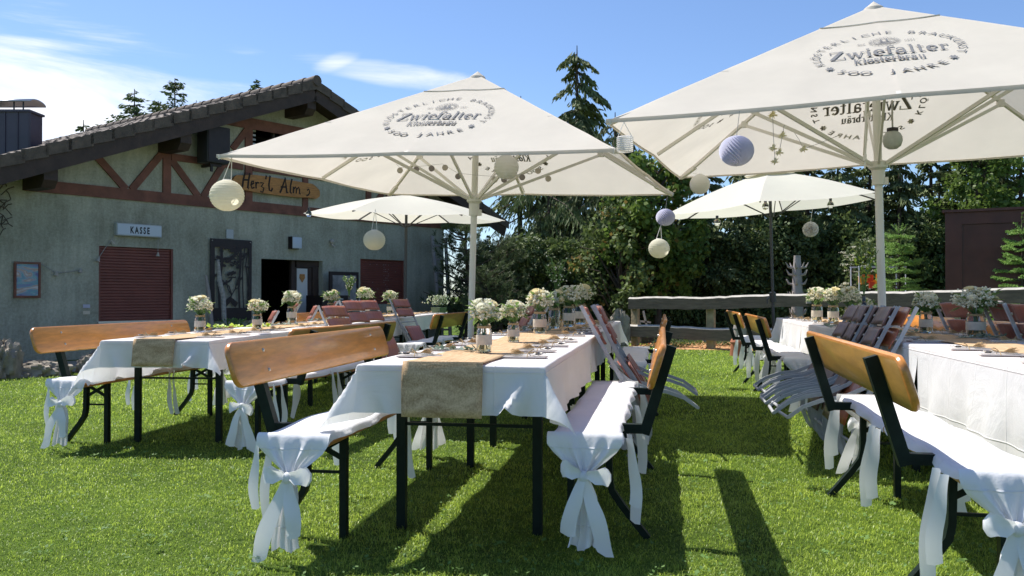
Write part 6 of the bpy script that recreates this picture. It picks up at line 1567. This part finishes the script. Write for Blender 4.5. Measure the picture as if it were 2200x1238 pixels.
# straw stars on threads
GST = 'cream straw stars threaded under the right umbrella'; star0 = None
def star(px, py, Y, r, label, top=None):
    global star0
    c = at(px, py, Y)
    if star0: o = copy_tree(star0, label, c, rnd.uniform(0, 3), GST); o.scale = (r / .035,) * 3
    else:
        o = thing('straw_star', label, 'star', c, 0, GST); m = MB(); q = random.Random(5); star0 = o
        for k in range(26):
            d = Vector((q.gauss(0, 1), q.gauss(0, 1), q.gauss(0, 1))).normalized(); a = d.orthogonal().normalized() * .008; b = d.cross(a)
            m.add([a, b, -a, -b, d * .037], [(0, 1, 4), (1, 2, 4), (2, 3, 4), (3, 0, 4)])
        m.build('rays', 'petal_cream', o, smooth=False)
    return c
P_ = [(1661, 246), (1682, 290), (1662, 318), (1675, 327), (1666, 347), (1727, 320)]
NM = ['topmost straw star on the long thread', 'straw star just under the strut', 'leftmost star of the lower cluster', 'right star of the lower cluster', 'lowest straw star of the cluster', 'single straw star off to the right']
cs = [star(x, y, 5.9, .031, n) for (x, y), n in zip(P_, NM)]
tag(MB().tube([at(1660, 222, 5.9), cs[0], at(1663, 300, 5.9), cs[4]], .002, 4).tube([at(1686, 268, 5.9), cs[1], cs[3]], .002, 4).tube([at(1708, 285, 5.95), at(1718, 300, 5.9), cs[5], at(1760, 308, 6.1), at(1800, 292, 6.3)], .0018, 4).build('thread', 'wire', None), 'thin threads carrying the straw stars', 'thread')
# paper disc garland under the first umbrella
GD = 'paper discs of the garland under the first umbrella'
for k, (px, py, mt) in enumerate([(859, 366, 'disc_pale'), (894, 364, 'disc_grey'), (927, 362, 'disc_grey'), (956, 360, 'disc_pale'), (984, 379, 'disc_grey'), (1063, 386, 'disc_pale'), (1083, 386, 'disc_grey'), (1122, 381, 'disc_grey'), (1156, 367, 'disc_pale'), (1178, 384, 'disc_pale')]):
    c = at(px, py, 8.6); ax = Vector((.2, 1, .1)).normalized(); m = MB(); Md = Fm((0, 0, 0), (1, -.2, 0), (0, 0, 1))
    pl = [(.030 * math.cos(2 * PI * i / 18), .030 * math.sin(2 * PI * i / 18)) for i in range(18)]
    o = m.prism(pl, Md, -.0015, .0015).build('paper_disc', mt, None); o.location = c
    tag(o, f'{"pale" if mt == "disc_pale" else "grey"} round paper disc of the garland, {["leftmost", "second from left", "third from left", "fourth from left", "fifth, just left of the pole", "first right of the pole", "second right of the pole", "third right of the pole", "fourth right of the pole", "rightmost"][k]}', 'paper disc', GD)
tag(MB().tube([at(851, 352, 8.6), at(859, 360, 8.6), at(894, 358, 8.6), at(950, 352, 8.6), at(984, 372, 8.6), at(1020, 376, 8.6), at(1063, 379, 8.6), at(1083, 379, 8.6), at(1122, 374, 8.6), at(1156, 361, 8.6), at(1178, 340, 8.6)], .0015, 4).build('garland_string', 'wire', None), 'thin string of the paper disc garland', 'string')
# clear festoon bulbs
GBu = 'clear bulbs hanging at the small umbrellas'
for k, (px, py, Y, lab) in enumerate([(663, 459, 12.6, 'clear bulb at the left tip of the small umbrella by the house'), (1541, 478, 11.3, 'clear bulb below the left rim of the pale yellow umbrella'), (1645, 443, 11.4, 'clear bulb beside the dark pole of the pale yellow umbrella'), (1785, 440, 11.4, 'clear bulb with dark socket under the right rim of the pale umbrella')]):
    t = thing('festoon_bulb', lab, 'bulb', at(px, py, Y), 0, GBu)
    MB().lathe([(.001, -.048), (.028, -.04), (.044, -.01), (.038, .022), (.018, .045), (.016, .05)], 18).build('globe', 'glass', t)
    MB().lathe([(.018, .045), (.019, .085), (.001, .09)], 10).build('socket', 'dark_pole', t)
# ================================================================ GRASS
mat_attr('grass_blades', (.14, .24, .022), (.60, .74, .12), .40, .50, .4)
def grass():
    g = np.random.default_rng(3); X = []; Y = []; S = []
    for y0, y1, dens, sc in ((2.4, 3.6, 12000, .85), (3.6, 5.0, 8500, 1.0), (5.0, 7.5, 4600, 1.3), (7.5, 11, 1800, 1.9), (11, 15, 850, 2.6), (15, 20.5, 330, 3.6)):
        w = y1 * .60 + .25; n = int(dens * (y1 - y0) * 2 * w); x = g.uniform(-w, w, n); y = g.uniform(y0, y1, n)
        k = np.abs(x) < y * .60 + .25; X.append(x[k]); Y.append(y[k]); S.append(np.full(k.sum(), sc))
    x = np.concatenate(X); y = np.concatenate(Y); sc = np.concatenate(S)
    # keep off the wall, the mulch and the gravel
    s = (x - P0.x) * D_.x + (y - P0.y) * D_.y; off = -((x - P0.x) * -D_.y + (y - P0.y) * D_.x)
    ok = ~((off < .9 + .25 * np.sin(s * 3)) & (s < 14)) & ~((((x - 5.3) / 2.9) ** 2 + ((y - 18.2) / 1.1) ** 2 < 1.0)) & (y < 20.2)
    x, y, sc = x[ok], y[ok], sc[ok]; n = len(x)
    def vn(x, y, f, sd):                                       # value noise
        gg = np.random.default_rng(sd); T_ = gg.random((64, 64)); u = x * f + 31.7; v = y * f + 17.3; i = np.floor(u).astype(int); j = np.floor(v).astype(int); a = u - i; b = v - j; a = a * a * (3 - 2 * a); b = b * b * (3 - 2 * b)
        t = lambda p, q_: T_[p % 64, q_ % 64]; return (t(i, j) * (1 - a) + t(i + 1, j) * a) * (1 - b) + (t(i, j + 1) * (1 - a) + t(i + 1, j + 1) * a) * b
    pat = vn(x, y, .9, 1) * .35 + vn(x, y, 4, 2) * .3 + vn(x, y, 17, 3) * .35
    h = (.010 + .022 * pat) * g.uniform(.6, 1.35, n) * (sc ** .45); w = .0028 * g.uniform(.7, 1.4, n) * sc
    long = g.random(n) < .015; h[long] *= 1.7
    az = g.uniform(0, 2 * PI, n) + 2.5 * vn(x, y, 9, 5); lean = g.uniform(.35, 1.6, n)
    d = np.stack([np.cos(az), np.sin(az)], 1); z0 = -.03 * np.clip((-x - 1.2) / .8, 0, 1)
    fa = az + PI / 2 + g.normal(0, .5, n); sdv = np.stack([np.cos(fa), np.sin(fa), np.zeros(n)], 1) * w[:, None] * .5
    b = np.stack([x, y, z0 - .003], 1)
    m = b + np.concatenate([d * (h * lean * .28)[:, None], (h * .62)[:, None]], 1)
    t = b + np.concatenate([d * (h * lean * .85)[:, None], (h * (1.0 - .34 * lean))[:, None]], 1)
    V = np.stack([b - sdv, b + sdv, m + sdv * .85, m - sdv * .85, t], 1)
    me = bpy.data.meshes.new('grass'); me.vertices.add(n * 5); me.vertices.foreach_set('co', V.reshape(-1).astype(np.float32))
    base = (np.arange(n) * 5)[:, None]; q4 = base + np.array([0, 1, 2, 3]); q3 = base + np.array([3, 2, 4]); lv = np.concatenate([q4, q3], 1).reshape(-1)
    me.loops.add(n * 7); me.loops.foreach_set('vertex_index', lv.astype(np.int32)); me.polygons.add(2 * n)
    ls = np.stack([np.arange(n) * 7, np.arange(n) * 7 + 4], 1).reshape(-1); me.polygons.foreach_set('loop_start', ls.astype(np.int32))
    a = me.attributes.new('v', 'FLOAT', 'FACE'); v = np.clip(-.10 + .9 * pat + g.normal(0, .20, n), 0, 1); dry = g.random(n) < .05; v[dry] = 1
    a.data.foreach_set('value', np.repeat(v, 2).astype(np.float32)); me.materials.append(MATS['grass_blades']); me.update(calc_edges=True)
    o = bpy.data.objects.new('grass', me); C.objects.link(o); tag(o, 'short green lawn grass', 'grass', kind='stuff'); print('blades', n)
grass()
# broad-leaved weeds and clover patches scattered in the lawn
m = MB(); q = random.Random(12)
for k in range(1500):
    y = 2.7 + 9 * q.random() ** 1.6; x = q.uniform(-1, 1) * (y * .56)
    for j in range(q.randint(3, 6)):
        a = q.uniform(0, 6.28); L = q.uniform(.007, .022) if k > 200 else q.uniform(.015, .03); d = Vector((math.cos(a), math.sin(a), q.uniform(.1, .7))).normalized(); s = d.cross(Vector((0, 0, 1))).normalized() * L * .38; b = Vector((x + q.gauss(0, .015), y + q.gauss(0, .015), gz(x, y) + .028))
        m.add([b, b + d * L * .5 + s, b + d * L, b + d * L * .5 - s], [(0, 1, 2, 3)])
mat('weed', (.13, .24, .05), .7, var=.25, vscale=9, transl=.35); tag(m.build('weeds', 'weed', None, smooth=False), 'small broad-leaved weeds scattered in the lawn', 'weeds', kind='stuff')
